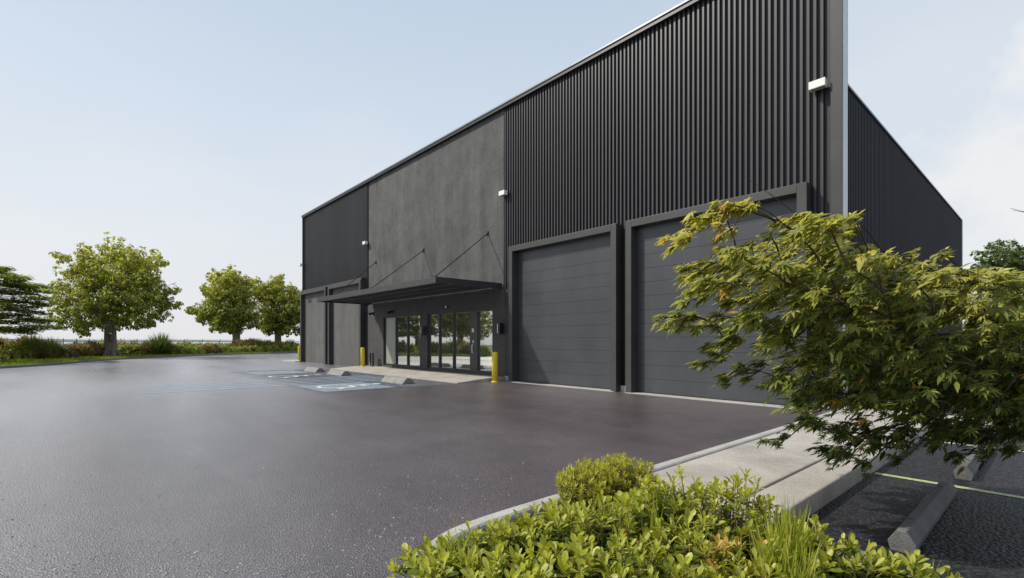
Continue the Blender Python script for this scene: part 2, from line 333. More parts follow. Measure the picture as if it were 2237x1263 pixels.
sun = bpy.data.lights.new('sun', 'SUN'); sun.energy = 4.3; sun.angle = math.radians(.6); sun.color = (1,.93,.82)
so = bpy.data.objects.new('sun', sun); COL.objects.link(so); so.rotation_euler = Vector(TO_SUN).to_track_quat('Z','Y').to_euler()
so.location = (-30,-30,40)
cam = bpy.data.cameras.new('camera'); co = bpy.data.objects.new('camera', cam); COL.objects.link(co); scene.camera = co
co.location = (0,0,EYE); co.rotation_euler = (math.pi/2, 0, math.atan2(.7482,.6634))
cam.sensor_width = 36; cam.lens = 36*FOC/2237; cam.shift_y = (745-631.5)/2237; cam.clip_end = 20000; cam.clip_start = .05
scene.view_settings.view_transform = 'Standard'; scene.view_settings.look = 'None'; scene.view_settings.exposure = 0
scene.cycles.max_bounces = 8; scene.cycles.transparent_max_bounces = 8

# ------------------------------------------------------------------ ground
kp = [ground(x, y) for x, y in ((0,805.3),(149,795),(222,788),(320,783),(400,779.4),(538,774.2),(662,771))]
KP = [(-14,-38),(-22,-22),(-30,-11.5)]+[(p[0],p[1]) for p in kp]+[(-64.5,30),(-62,48),(-52,70)]
def catmull(pts, n=10):
    pts = [np.array(p, float) for p in pts]; out = []
    q = [2*pts[0]-pts[1]]+pts+[2*pts[-1]-pts[-2]]
    for i in range(1, len(q)-2):
        for k in range(n):
            t = k/n
            out.append(.5*((2*q[i])+(-q[i-1]+q[i+1])*t+(2*q[i-1]-5*q[i]+4*q[i+1]-q[i+2])*t*t+(-q[i-1]+3*q[i]-3*q[i+1]+q[i+2])*t**3))
    out.append(pts[-1]); return np.array(out)
KC = catmull(KP, 8)
def offset(path, off):
    t = np.gradient(path, axis=0); t /= np.linalg.norm(t, axis=1)[:,None]
    return path+off*np.stack([-t[:,1], t[:,0]], 1)       # left of travel = away from the lot
def ribbon(path, u0, u1, z0, z1=None):
    a = offset(path, u0); b_ = offset(path, u1); n = len(path); z1 = z0 if z1 is None else z1
    mb = MB(); mb.quadmesh([(*p, z0) for p in a]+[(*p, z1) for p in b_], [(i, i+1, n+i+1, n+i) for i in range(n-1)]); return mb
def kerb_sweep(path, w_, h, r=.03, z=0.):
    prof = [(0,z-.05),(0,z+h-r),(r*.4,z+h-r*.4),(r,z+h),(w_-r,z+h),(w_-r*.4,z+h-r*.4),(w_,z+h-r),(w_,z-.05)]
    offs = [offset(path, u) for u,_ in prof]; n = len(path); k = len(prof); v = []; f = []
    for i in range(n):
        for j in range(k): v.append((*offs[j][i], prof[j][1]))
    for i in range(n-1):
        for j in range(k-1): f.append((i*k+j, (i+1)*k+j, (i+1)*k+j+1, i*k+j+1))
    f += [tuple(range(k)), tuple(range(n*k-1,(n-1)*k-1,-1))]
    mb = MB(); mb.quadmesh(v, f); return mb

sea = MB(); sea.quadmesh([(-9000,-9000,-1.2),(9000,-9000,-1.2),(9000,9000,-1.2),(-9000,9000,-1.2)], [(0,1,2,3)])
struct(sea.build('sea', M['sea']))
ground_poly = MB(); ground_poly.quadmesh([(-150,-150,-.05),(150,-150,-.05),(150,150,-.05),(-150,150,-.05)], [(0,1,2,3)])
struct(ground_poly.build('ground', M['earth']))
# asphalt lot: bounded by the curved kerb on the left
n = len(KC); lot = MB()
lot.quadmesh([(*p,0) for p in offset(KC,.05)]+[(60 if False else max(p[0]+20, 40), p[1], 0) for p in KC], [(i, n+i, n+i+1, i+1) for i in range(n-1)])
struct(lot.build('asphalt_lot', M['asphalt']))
struct(kerb_sweep(KC, .18, .14).build('lot_kerb', M['kerbdark']))
struct(ribbon(KC, .175, 30, .12, .02).build('grass_verge', M['turf']))
# far headland, hazy
hd = MB(); hp = []
for i in range(60):
    a = math.radians(95+i*1.9); hp.append((1500*math.cos(a), 1500*math.sin(a)))
v = [(*p,-2) for p in hp]+[(*p, 3.2+2.0*math.sin(i*.31)+1.2*math.sin(i*.83)) for i, p in enumerate(hp)]
hd.quadmesh(v, [(i,i+1,61+i,60+i) for i in range(59)])
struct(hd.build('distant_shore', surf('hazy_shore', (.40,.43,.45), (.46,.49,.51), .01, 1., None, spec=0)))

# side lot with coarse chippings, right of the raised pavement
sl = MB(); sl.quadmesh([(-1.44,3.95,.004),(14,3.95,.004),(14,34,.004),(-1.44,34,.004)], [(0,1,2,3)])
struct(sl.build('side_lot', M['lotgravel']))
# stalls in front of the entrance
ps = MB(); ps.quadmesh([(-27.2,4.6,.004),(-20.2,4.6,.004),(-17.,4.6,.004),(-14.1,5.4,.004),(-14.1,9.98,.004),(-26.2,9.98,.004)], [(0,1,2,3,4,5)])
struct(ps.build('accessible_stalls', M['patch']))
bl = MB()
for k in range(5):
    x = -20.15+k*.66
    bl.quadmesh([(x,1.2+.5*random.random(),.009),(x+.27,1.2+.5*random.random(),.009),(x+.27,9.4,.009),(x,9.4,.009)], [(0,1,2,3)])
for x0, y0 in ((-26.1,5.9),(-16.95,5.4)):
    bl.quadmesh([(x0,y0,.009),(x0+2.6,y0,.009),(x0+2.6,y0+2.3,.009),(x0,y0+2.3,.009)], [(0,1,2,3)])
struct(bl.build('blue_aisle_stripes', M['blue']))

def arc_strip(mb, cx, cy, r0, r1, a0, a1, z, n=28):
    v = []
    for i in range(n+1):
        a = math.radians(a0+(a1-a0)*i/n); v += [(cx+r0*math.cos(a), cy+r0*math.sin(a), z), (cx+r1*math.cos(a), cy+r1*math.sin(a), z)]
    mb.quadmesh(v, [(2*i,2*i+1,2*i+3,2*i+2) for i in range(n)])
def bar(mb, x0, y0, x1, y1, w_, z):
    d = np.array([x1-x0,y1-y0]); d = d/np.linalg.norm(d); n_ = np.array([-d[1],d[0]])*w_/2
    mb.quadmesh([(x0-n_[0],y0-n_[1],z),(x1-n_[0],y1-n_[1],z),(x1+n_[0],y1+n_[1],z),(x0+n_[0],y0+n_[1],z)], [(0,1,2,3)])
def access_symbol(cx, cy, s, label):
    mb = MB(); z = .014
    arc_strip(mb, cx-.05*s, cy-.28*s, .30*s, .38*s, 115, 372, z)
    arc_strip(mb, cx-.10*s, cy+.66*s, 0.001, .10*s, 0, 360, z)
    bar(mb, cx-.10*s, cy+.52*s, cx-.06*s, cy+.02*s, .10*s, z)
    bar(mb, cx-.05*s, cy+.26*s, cx+.26*s, cy+.26*s, .08*s, z+.0005)
    bar(mb, cx-.06*s, cy-.01*s, cx+.30*s, cy-.01*s, .09*s, z+.001)
    bar(mb, cx+.28*s, cy+.02*s, cx+.44*s, cy-.42*s, .09*s, z+.0015)
    bar(mb, cx+.42*s, cy-.42*s, cx+.56*s, cy-.38*s, .08*s, z+.002)
    o = mb.build('wheelchair_symbol', M['paint']); return struct(o)
access_symbol(-15.75, 6.75, 1.55, '')
access_symbol(-21.7, 6.9, 1.55, '')

# ------------------------------------------------------------------ kerbed peninsula and pavement
H = .17
pen = catmull([(-.0,1.15),(-1.2,1.18),(-2.1,1.26),(-2.55,1.42),(-2.82,1.75),(-2.95,2.3),(-2.95,4.0)], 8)
pen = np.vstack([pen, [(-2.95, y) for y in np.linspace(4.4, 11.7, 14)]])
struct(kerb_sweep(pen[::-1], .15, H).build('front_kerb', M['kerb']))
k2 = np.array([(x, 3.82) for x in np.linspace(-1.3, -.7, 6)])
struct(kerb_sweep(k2, .13, .10).build('bed_kerb', M['kerbdark']))
bed = MB(); inner = offset(pen[::-1], .15)[::-1]
poly = [tuple(p) for p in inner if p[1] < 3.9]+[(-2.8,3.92),(3.2,3.88),(3.2,1.15)]
bed.quadmesh([(*p, .05) for p in poly], [tuple(range(len(poly)))])
struct(bed.build('planting_bed', M['mulch']))
# pavement slabs with real gaps as joints
y0s = [3.93,4.26,6.2,8.2,9.95,11.7]
pm = MB(); 
for i in range(5):
    for (xa, xb) in ((-2.772,-1.825),(-1.80,-1.45)):
        pm.box(xa, xb, y0s[i]+.006, y0s[i+1]-.006, -.05, H-.003+.001*((i+(xa>-2))%2))
pv = struct(pm.build('raised_pavement', M['concrete'], bevel=.018))
jm = MB(); jm.box(-2.795,-1.46,3.94,11.69,-.04,H-.035); struct(jm.build('pavement_joint_bed', M['joint']))
mid = MB(); mid.box(-3.1,-.6,11.72,12.25,-.05,.10); struct(mid.build('side_apron', M['concrete']))
yl = MB(); bar(yl, -1.42,6.74, 3.5,6.74,.09,.008)
for yy in (9.55,12.4): bar(yl, -1.42,yy, 3.5,yy,.09,.008)
struct(yl.build('stall_line', M['yline']))

# walkway ramp before the entrance
wk = MB()
wx0, wx1 = -25.75, -14.15
wk.quadmesh([(wx0,9.98,-.02),(wx1,9.98,-.02),(wx1,12.25,-.02),(wx0,12.25,-.02),(wx0,9.98,.03),(wx1,9.98,.03),(wx1,11.3,.125),(wx0,11.3,.125),(wx1,12.25,.13),(wx0,12.25,.13)],
            [(0,1,5,4),(4,5,6,7),(7,6,8,9),(1,2,8,6,5),(0,4,7,9,3)])
struct(wk.build('entrance_walkway', M['concrete']))
pad = MB(); pad.box(-39.6,-36.5,11.6,14.,-.02,.05); struct(pad.build('corner_pad', M['kerb']))

# ------------------------------------------------------------------ building
B = thing('warehouse_building', 'long charcoal warehouse with ribbed cladding, central stucco panel, canopy and garage doors', 'building', (-18,12.25,0))
def part(mb, name, mat, parent=None, **kw):
    o = mb.build(name, mat, None, **kw); p = parent or B
    o.parent = p; o.matrix_parent_inverse = Pinv(p); return o
def Pinv(p):
    from mathutils import Matrix
    loc = Matrix.Identity(4)
    q = p
    tot = Vector((0,0,0))
    while q is not None:
        tot += Vector(q.location); q = q.parent
        break
    return Matrix.Translation(-tot) if p is B else Matrix.Identity(4)
TOP = 10.48
XL, XR = -36.4, -3.12
def ribs_front(x0, x1, zlo, ztop, pitch=.137):
    mb = MB(); n = int(round((x1-x0)/pitch)); p = (x1-x0)/n
    for i in range(n):
        xa = x0+i*p; z = zlo(xa+p*.25)
        mb.quadmesh([(xa+.010,12.205,z),(xa+p*.50-.010,12.205,z),(xa+p*.5,12.27,z),(xa,12.27,z),(xa+.010,12.205,ztop),(xa+p*.50-.010,12.205,ztop),(xa+p*.5,12.27,ztop),(xa,12.27,ztop)],
                    [(0,1,5,4),(1,2,6,5),(3,0,4,7),(0,3,2,1)])
    return mb
D1 = (-13.62,-8.79); D2 = (-8.46,-3.73); D3 = (-36.28,-31.5); D4 = (-31.12,-26.28)
FT = 4.98
def zlo_r(x): return 4.9 if (D1[0]+.1 < x < D1[1]-.1 or D2[0]+.1 < x < D2[1]-.1) else .17
def zlo_l(x): return 4.9 if (D3[0]+.1 < x < D3[1]-.1 or D4[0]+.1 < x < D4[1]-.1) else .1
wl = part(MB().box(XL,-25.93,12.27,12.5,0,TOP), 'wall', M['ribback'])
wr = part(MB().box(-14.28,-3.33,12.27,12.5,.0,TOP), 'wall', M['ribback'])
part(ribs_front(-14.2,-3.42,zlo_r,TOP-.002), 'ribbed_cladding', M['rib'])
part(ribs_front(XL+.06,-26.0,zlo_l,TOP-.002), 'ribbed_cladding', M['rib'])
part(MB().box(-25.93,-14.28,12.24,12.5,3.46,TOP), 'stucco_panel', M['stucco'])
for q in ((-14.16,-13.66,12.20),(-8.77,-8.48,12.10),(-3.70,-3.34,12.15)): part(MB().box(*q,12.262,0,.17), 'plinth', M['kerb'])
# parapet coping
part(MB().box(XL-.14,XR+.03,12.06,12.56,TOP,TOP+.07), 'coping', M['coping'], bevel=.008)
part(MB().box(XL-.10,XR,12.09,12.53,TOP-.11,TOP-.002), 'coping_fascia', M['black'])
# corner posts
part(MB().box(-3.33,-3.12,12.10,12.52,0,TOP-.11), 'corner_post', M['frame'])
part(MB().box(-3.12,-3.105,12.13,12.44,0,TOP-.115), 'edge_trim', M['edge'])
part(MB().box(XL-.05,XL+.05,12.10,12.52,0,TOP-.11), 'corner_post', M['frame'])
# side and back walls, roof
SH = 7.22
part(MB().box(-3.55,-3.30,12.52,31.3,0,SH), 'side_wall', M['ribback'])
sr = MB(); ns = 140
for i in range(ns):
    ya = 12.56+i*(18.7/ns); p = 18.7/ns
    sr.quadmesh([(-3.30,ya,.1),(-3.24,ya+.010,.1),(-3.24,ya+p*.5-.01,.1),(-3.30,ya+p*.5,.1),(-3.30,ya,SH-.06),(-3.24,ya+.010,SH-.06),(-3.24,ya+p*.5-.01,SH-.06),(-3.30,ya+p*.5,SH-.06)],
                [(0,1,5,4),(1,2,6,5),(2,3,7,6)])
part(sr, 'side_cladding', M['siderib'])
part(MB().box(-3.60,-3.21,12.53,31.34,SH,SH+.045), 'side_coping', M['coping'])
part(MB().box(-3.32,-3.19,31.22,31.34,0,SH-.002), 'side_corner_trim', M['coping'])
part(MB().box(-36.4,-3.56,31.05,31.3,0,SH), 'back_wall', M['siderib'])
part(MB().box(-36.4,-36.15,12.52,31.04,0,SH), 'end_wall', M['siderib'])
part(MB().box(-36.1,-3.58,12.52,31.02,6.5,6.6), 'roof', M['frame'])

# garage doors and portal frames
def portal(x0, x1, infill):
    w_ = .2; yF = 11.9
    fr = MB().box(x0,x0+w_,yF,12.265,0,FT).box(x1-w_,x1,yF,12.265,0,FT).box(x0+w_+.0005,x1-w_-.0005,yF+.001,12.265,FT-w_,FT-.001)
    f = part(fr, 'portal_frame', M['frame'], bevel=.006)
    xi, xj = x0+w_+.004, x1-w_-.004
    if infill:
        part(MB().box(xi,xj,12.16,12.262,0,FT-w_-.004), 'stucco_infill', M['stucco_pale'])
        part(MB().box(x0+.9,x0+1.5,12.13,12.158,4.2,4.42), 'vent', M['frame'])
    else:
        mb = MB(); nP = 12; hP = (FT-w_-.03)/nP
        for i in range(nP):
            z = .02+i*hP
            # each section: flat face with a rolled top edge
            mb.profile([(0,z+.003),(.026,z+.003),(.030,z+.008),(.030,z+hP-.005),(.027,z+hP-.003),(0,z+hP-.003)][::-1], (xj,12.22,0), (xi,12.22,0))
        d = part(mb, 'garage_door', M['door'])
        part(MB().box(xi,xj,12.1965,12.262,.01,FT-w_-.004), 'door_backing', M['door'])
        part(MB().box(xi,xj,12.165,12.221,.003,.032), 'bottom_seal', M['black'])
        struct(MB().box(x0+.05,x1-.05,11.80,12.18,-.02,.012).build('door_threshold', M['kerb']))
    return f
portal(*D1, False); portal(*D2, False); portal(*D3, True); portal(*D4, True)
part(MB().box(-36.3,-26.25,11.95,12.27,FT,FT+.1), 'lintel', M['frame'])

# entrance wall with its windows
YW = 12.22; YG = 12.33
zb, zt = .22, 2.77
gx = lambda c, y=YW: wall_x(640+c/4.21, y)
g1a, g1b = gx(832), gx(1166); g2a, g2b = gx(1236), gx(1836)
dw = MB()
zW = 3.455
dw.box(-26.2,g1a,YW,12.5,0,zW).box(g1b,g2a,YW,12.5,0,zW).box(g2b,-13.66,YW,12.5,0,zW)
dw.box(g1a,g1b,YW,12.5,zt,zW).box(g2a,g2b,YW,12.5,zt,zW).box(g1a,g1b,YW,12.5,0,zb).box(g2a,g2b,YW,12.5,0,zb)
part(dw, 'entrance_wall', M['darkwall'])
def window(name, xa, xb, mulls, blind=None, sill=True):
    fr = MB(); t = .055; e = .002
    fr.box(xa+e,xa+t,YG-.07,YG+.05,zb+e,zt-e).box(xb-t,xb-e,YG-.07,YG+.05,zb+e,zt-e).box(xa+t,xb-t,YG-.069,YG+.05,zb+e,zb+.08).box(xa+t,xb-t,YG-.069,YG+.05,zt-.06,zt-e)
    for mx_ in mulls: fr.box(mx_-.04,mx_+.04,YG-.066,YG+.05,zb+.08,zt-.06)
    f = part(fr, name, M['mullion'])
    ed = [xa+t]+[q for mm_ in mulls for q in (mm_-.04, mm_+.04)]+[xb-t]
    for i in range(0, len(ed), 2):
        mt = M['blind'] if (blind == i//2) else M['glass']
        g = MB().box(ed[i],ed[i+1],YG,YG+.02,zb+.08,zt-.06).build('pane', mt); g.parent = f
        if mt is M['blind']: g['label'] = 'pale pane coloured like the interior wall behind'
    return f
window('window', g1a, g1b, [gx(955,YG), gx(1062,YG)], blind=0)
window('window', g2a, gx(1627), [gx(1355,YG), gx(1485,YG)])
dx0, dx1 = gx(1629), g2b
df = MB().box(dx0,gx(1690),YG-.085,YG+.05,zb-.08,zt-.002).box(gx(1690),dx1-.05,YG-.084,YG+.05,zb-.08,zb+.07).box(gx(1690),dx1-.05,YG-.084,YG+.05,zt-.07,zt-.002).box(dx1-.05,dx1-.002,YG-.085,YG+.05,zb-.08,zt-.002)
dr_ = part(df, 'entrance_door', M['frame'])
g = MB().box(gx(1690),dx1-.05,YG,YG+.02,zb+.07,zt-.07).build('pane', M['glass']); g.parent = dr_; 
hx = gx(1655)
hd_ = MB().tube([(hx,YG-.10,1.0),(hx,YG-.16,1.02),(hx,YG-.16,1.34),(hx,YG-.10,1.36)], .016).box(hx-.03,hx+.03,YG-.10,YG-.085,1.42,1.52).build('handle', M['white']); hd_.parent = dr_
kd = MB().box(hx-.05,hx+.05,YG-.125,YG-.086,1.86,2.02).build('card_reader', M['white']); kd.parent = dr_

# canopy: tray with fascia, deck, purlins and three tie rods
cx0, cx1, cy0, cy1, cz0, cz1 = -25.5, -14.33, 9.2, 12.2, 3.5, 3.72
cf = part(MB().box(cx0,cx1,cy0,cy0+.05,cz0,cz1).box(cx1-.05,cx1,cy0+.05,cy1,cz0+.001,cz1-.001).box(cx0,cx0+.05,cy0+.05,cy1,cz0+.001,cz1-.001), 'canopy', M['frame'], bevel=.004)
dk = MB().box(cx0+.05,cx1-.05,cy0+.05,cy1,cz0+.10,cz0+.13)
nr = 56
for i in range(nr):
    x = cx0+.1+i*(cx1-cx0-.2)/nr; dk.box(x,x+.09,cy0+.05,cy1,cz0+.085,cz0+.0995)
o = dk.build('deck', M['darkwall']); o.parent = cf
bm_ = MB()
for y in (9.95,10.75,11.5): bm_.box(cx0+.05,cx1-.05,y,y+.06,cz0+.02,cz0+.084)
o = bm_.build('purlin', M['frame']); o.parent = cf
for (xa, za, xb) in ((-15.26,5.79,-14.5),(-20.1,5.79,-19.4),(-25.05,5.82,-23.2)):
    o = MB().tube([(xb,9.26,cz1-.01),(xa,12.23,za)], .019, 8).build('tie_rod', M['black']); o.parent = cf
    a = MB().box(xa-.05,xa+.05,12.20,12.238,za-.08,za+.08).build('anchor_plate', M['black']); a.parent = o
    a = MB().box(xb-.05,xb+.05,9.21,9.31,cz1,cz1+.03).build('anchor_plate', M['black']); a.parent = o

# ------------------------------------------------------------------ lamps and devices on the wall
def wall_lamp(x, y, z, label):
    t = thing('wall_lamp', label, 'wall lamp', (x,y,z), 0, 'white lamps along the upper facade')
    o = MB().box(-.16,.16,-.17,.0,-.085,.085).build('housing', M['white'], t, bevel=.008)
    MB().box(-.13,.13,-.15,-.02,-.092,-.0855).build('lens', M['blind'], t)
    MB().box(-.10,.10,.0,.05,-.06,.06).build('bracket', M['frame'], t); return t
wall_lamp(-3.56,12.15,7.08,'white box lamp high on ribbed wall beside the near corner post')
wall_lamp(-14.12,12.15,7.1,'white box lamp high where stucco panel meets the garage side ribs')
wall_lamp(-26.05,12.15,7.0,'white box lamp high on left edge of the stucco panel')
wall_lamp(-36.32,12.04,6.95,'white box lamp at the far left corner of the building')
def sconce(x, label):
    t = thing('wall_sconce', label, 'sconce', (x,12.22,1.98), 0, 'black sconces beside the entrance glazing')
    MB().box(-.13,.13,-.24,-.06,-.21,.21).build('shade', M['black'], t, bevel=.006)
    MB().box(-.015,.015,-.2435,-.241,-.18,.18).build('light_slit', M['white'], t)
    MB().box(-.06,.06,-.06,.0,-.07,.07).build('bracket', M['black'], t)
sconce(wall_x(1092,12.1),'black box sconce between the glass door and the garage')
sconce(wall_x(924,12.1),'black box sconce between the two window groups')
def camera_dome(x, z, label):
    t = thing('security_camera', label, 'camera', (x,12.22,z), 0, 'security cameras above the windows')
    MB().box(-.06,.06,-.05,.0,-.08,.08).build('bracket', M['black'], t)
    MB().tube([(0,-.05,.02),(.03,-.18,-.02),(.10,-.36,-.07)], [.05,.065,.06], 12).build('body', M['black'], t, smooth=True)
camera_dome(wall_x(812,12.1), 3.02,'black bullet camera on dark wall left of the windows')
camera_dome(wall_x(853,12.1), 3.0,'black camera just above the pale first pane')
t = thing('emergency_lamp','small pale twin head lamp above the middle window group','lamp',(wall_x(973,12.1),12.22,2.98))
MB().box(-.06,.06,-.05,0,-.05,.05).build('bracket', M['frame'], t)
MB().lathe([(.03,0),(.045,.02),(.045,.09),(.02,.10)],(0,-.09,-.02),12).build('lamp_head', M['white'], t, smooth=True)
# black hoop by the wall
t = thing('hoop_rail','black tubular hoop standing on the walkway left of the windows','rail',(wall_x(812,11.9),11.9,.13))
a = [(-.16,0,0)]+[(-.16*math.cos(q),0,.60+.16*math.sin(q)) for q in np.linspace(0,math.pi,9)]+[(.16,0,0)]
MB().tube(a,.045,10).build('hoop', M['black'], t, smooth=True)
for q in (-.16,.16): MB().lathe([(.08,0),(.08,.012)],(q,0,0),16).build('base_plate', M['black'], t)

# ------------------------------------------------------------------ bollards
def bollard(x, y, z, h, label):
    t = thing('bollard', label, 'bollard', (x,y,z), 0, 'yellow bollards along the front')
    r = .112
    MB().lathe([(r,.0),(r,h-.06),(r*.97,h-.03),(r*.8,h-.008),(r*.4,h)],(0,0,0),28).build('post', M['yellow'], t, smooth=True)
    MB().lathe([(r+.004,h-.10),(r+.006,h-.095),(r+.006,h-.075),(r+.004,h-.07)],(0,0,0),28).build('cap_ring', M['yellow'], t)
    MB().lathe([(r+.03,0),(r+.03,.012),(r+.012,.03)],(0,0,0),28).build('collar', M['yellow'], t)
bollard(-13.82,11.42,0,1.10,'yellow steel bollard nearest, in front of the first garage door frame')
bollard(-25.1,11.5,.125,1.02,'yellow steel bollard at the far left end of the walkway')
bollard(-37.0,12.1,.05,1.08,'yellow steel bollard on the small pad past the far building corner')

# ------------------------------------------------------------------ wheel stops
def wheel_stop(x, y, rz, ln, label, w_=.17, h=.12, group='concrete wheel stops', mat='block'):
    t = thing('wheel_stop', label, 'wheel stop', (x,y,.006), rz, group)
    hw = w_/2
    mb = MB().profile(([(-hw,0),(-hw*.92,h*.12),(-hw*.28,h),(hw*.28,h),(hw*.92,h*.12),(hw,0)] if w_ > .3 else [(-hw*.8,0),(-hw,h*.45),(-hw*.35,h),(hw*.35,h),(hw,h*.45),(hw*.8,0)]), (-ln/2,0,0), (ln/2,0,0))
    mb.build('block', M[mat], t, bevel=.005)
    for s in (-1,1): MB().lathe([(.018,0),(.018,.006),(.008,.012)],(s*ln*.32,0,h),12).build('anchor_pin', M['wire'], t)
g1 = 'wheel stops before the entrance walkway'
wheel_stop(-15.95,8.62,0,1.6,'pale wheel stop nearest the walkway end, right of the aisle',.50,.20,g1)
wheel_stop(-21.3,8.65,0,1.6,'pale wheel stop in the middle, left of the blue striped aisle',.50,.20,g1)
wheel_stop(-24.4,8.68,0,1.6,'pale wheel stop farthest left, by the far building corner',.50,.20,g1)
g2 = 'wheel stops in the shaded side lot'
wheel_stop(-.76,5.32,math.pi/2,1.95,'long grey wheel stop in dappled shade nearest the planting bed',.165,.155,g2,'blockdark')
wheel_stop(-.72,8.1,math.pi/2,1.95,'grey wheel stop beyond the pale stall line under the maple',.165,.155,g2,'blockdark')
wheel_stop(-.72,11.0,math.pi/2,1.95,'farthest grey wheel stop in the side lot, behind maple leaves',.165,.155,g2,'blockdark')

# ------------------------------------------------------------------ foliage machinery
def rot_from(n_, t_):
    """frames: z along n_, y along the part of t_ square to n_"""
    n_ = n_/(np.linalg.norm(n_,axis=1)[:,None]+1e-9)
    t_ = t_-n_*(np.sum(n_*t_,1))[:,None]; t_ /= np.linalg.norm(t_,axis=1)[:,None]+1e-9
    x_ = np.cross(t_, n_); return np.stack([x_, t_, n_], 2)
def leaves(name, mat, tmpl, pos, nrm, tan, size, tint, parent=None, smooth=False):
    tv, tf = tmpl; tv = np.array(tv, float); k = len(tv); n_ = len(pos)
    R_ = rot_from(nrm, tan)
    V = np.einsum('nij,kj->nki', R_, tv)*size[:,None,None]+pos[:,None,:]
    V = V.reshape(-1,3)
    me = bpy.data.meshes.new(name)
    lens = np.array([len(f) for f in tf]); flat = np.concatenate([np.array(f) for f in tf])
    loops = (flat[None,:]+(np.arange(n_)*k)[:,None]).ravel()
    tot = np.tile(lens, n_); start = np.concatenate([[0], np.cumsum(tot)[:-1]])
    me.vertices.add(len(V)); me.vertices.foreach_set('co', V.ravel())
    me.loops.add(len(loops)); me.loops.foreach_set('vertex_index', loops.astype(np.int32))
    me.polygons.add(len(tot)); me.polygons.foreach_set('loop_start', start.astype(np.int32)); me.polygons.foreach_set('loop_total', tot.astype(np.int32))
    if smooth: me.polygons.foreach_set('use_smooth', np.ones(len(tot), bool))
    me.update(calc_edges=True); me.validate()
    a = me.attributes.new('tint', 'FLOAT', 'POINT'); a.data.foreach_set('value', np.repeat(np.clip(tint,0,1), k).astype(np.float32))
    me.materials.append(mat)
    o = bpy.data.objects.new(name, me); COL.objects.link(o)
    if parent: o.parent = parent
    return o
T_RHOMB = ([(0,0,0),(.32,.45,.10),(0,1,0),(-.32,.45,.10)], [(0,1,2),(0,2,3)])
T_OBOV = ([(0,0,0),(.10,.30,.03),(.24,.62,.06),(.17,.88,.03),(0,1.0,-.02),(-.17,.88,.03),(-.24,.62,.06),(-.10,.30,.03),(0,.33,-.01),(0,.68,.0)],
          [(0,1,8),(1,2,9,8),(2,3,4,9),(0,8,7),(8,9,6,7),(9,4,5,6)])
T_LANCE = ([(0,0,0),(.10,.35,.03),(.07,.7,.02),(0,1,-.08),(-.07,.7,.02),(-.10,.35,.03),(0,.4,0)], [(0,1,6),(1,2,3,6),(0,6,5),(6,3,4,5)])
T_BLADE = ([(-.02,0,0),(.02,0,0),(.017,.5,.03),(-.017,.5,.03),(0,1,-.12)], [(0,1,2,3),(3,2,4)])
def palmate():
    v = [(0,0,0)]; f = []
    lob = [(-118,.42),(-66,.72),(-28,.92),(0,1.08),(28,.92),(66,.72),(118,.42)]
    ring = []
    for i,(a,l) in enumerate(lob):
        a = math.radians(a); s, c = math.sin(a), math.cos(a)
        w_ = .085 if l > .6 else .06
        m = (s*l*.55, c*l*.55)
        idx = len(v)
        v += [(m[0]-c*w_, m[1]+s*w_, .03), (s*l, c*l, -.10*l), (m[0]+c*w_, m[1]-s*w_, .03)]
        f.append((0, idx+2, idx+1)); f.append((0, idx+1, idx))
        ring.append(idx)
    for i in range(len(lob)-1):
        a0 = ring[i]+2; a1 = ring[i+1]; am = math.radians((lob[i][0]+lob[i+1][0])/2)
        r = .26*(lob[i][1]+lob[i+1][1])/2*1.1; idx = len(v); v.append((math.sin(am)*r, math.cos(am)*r, .01)); f.append((0, a1, idx)); f.append((0, idx, a0))
    return (v, f)
T_PALM = palmate()
def unit(n_): 
    v = RNG.normal(size=(n_,3)); return v/np.linalg.norm(v,axis=1)[:,None]

def limb_path(a, b_, sag=.15, n=7, wob=.03):
    a = np.array(a,float); b_ = np.array(b_,float); L_ = np.linalg.norm(b_-a); pts = []
    side = unit(1)[0]*L_*wob
    for i in range(n):
        t_ = i/(n-1); p = a*(1-t_)+b_*t_; p = p+np.array([0,0,1])*sag*L_*math.sin(math.pi*t_)*.5+side*math.sin(math.pi*2*t_)
        pts.append(p)
    return pts

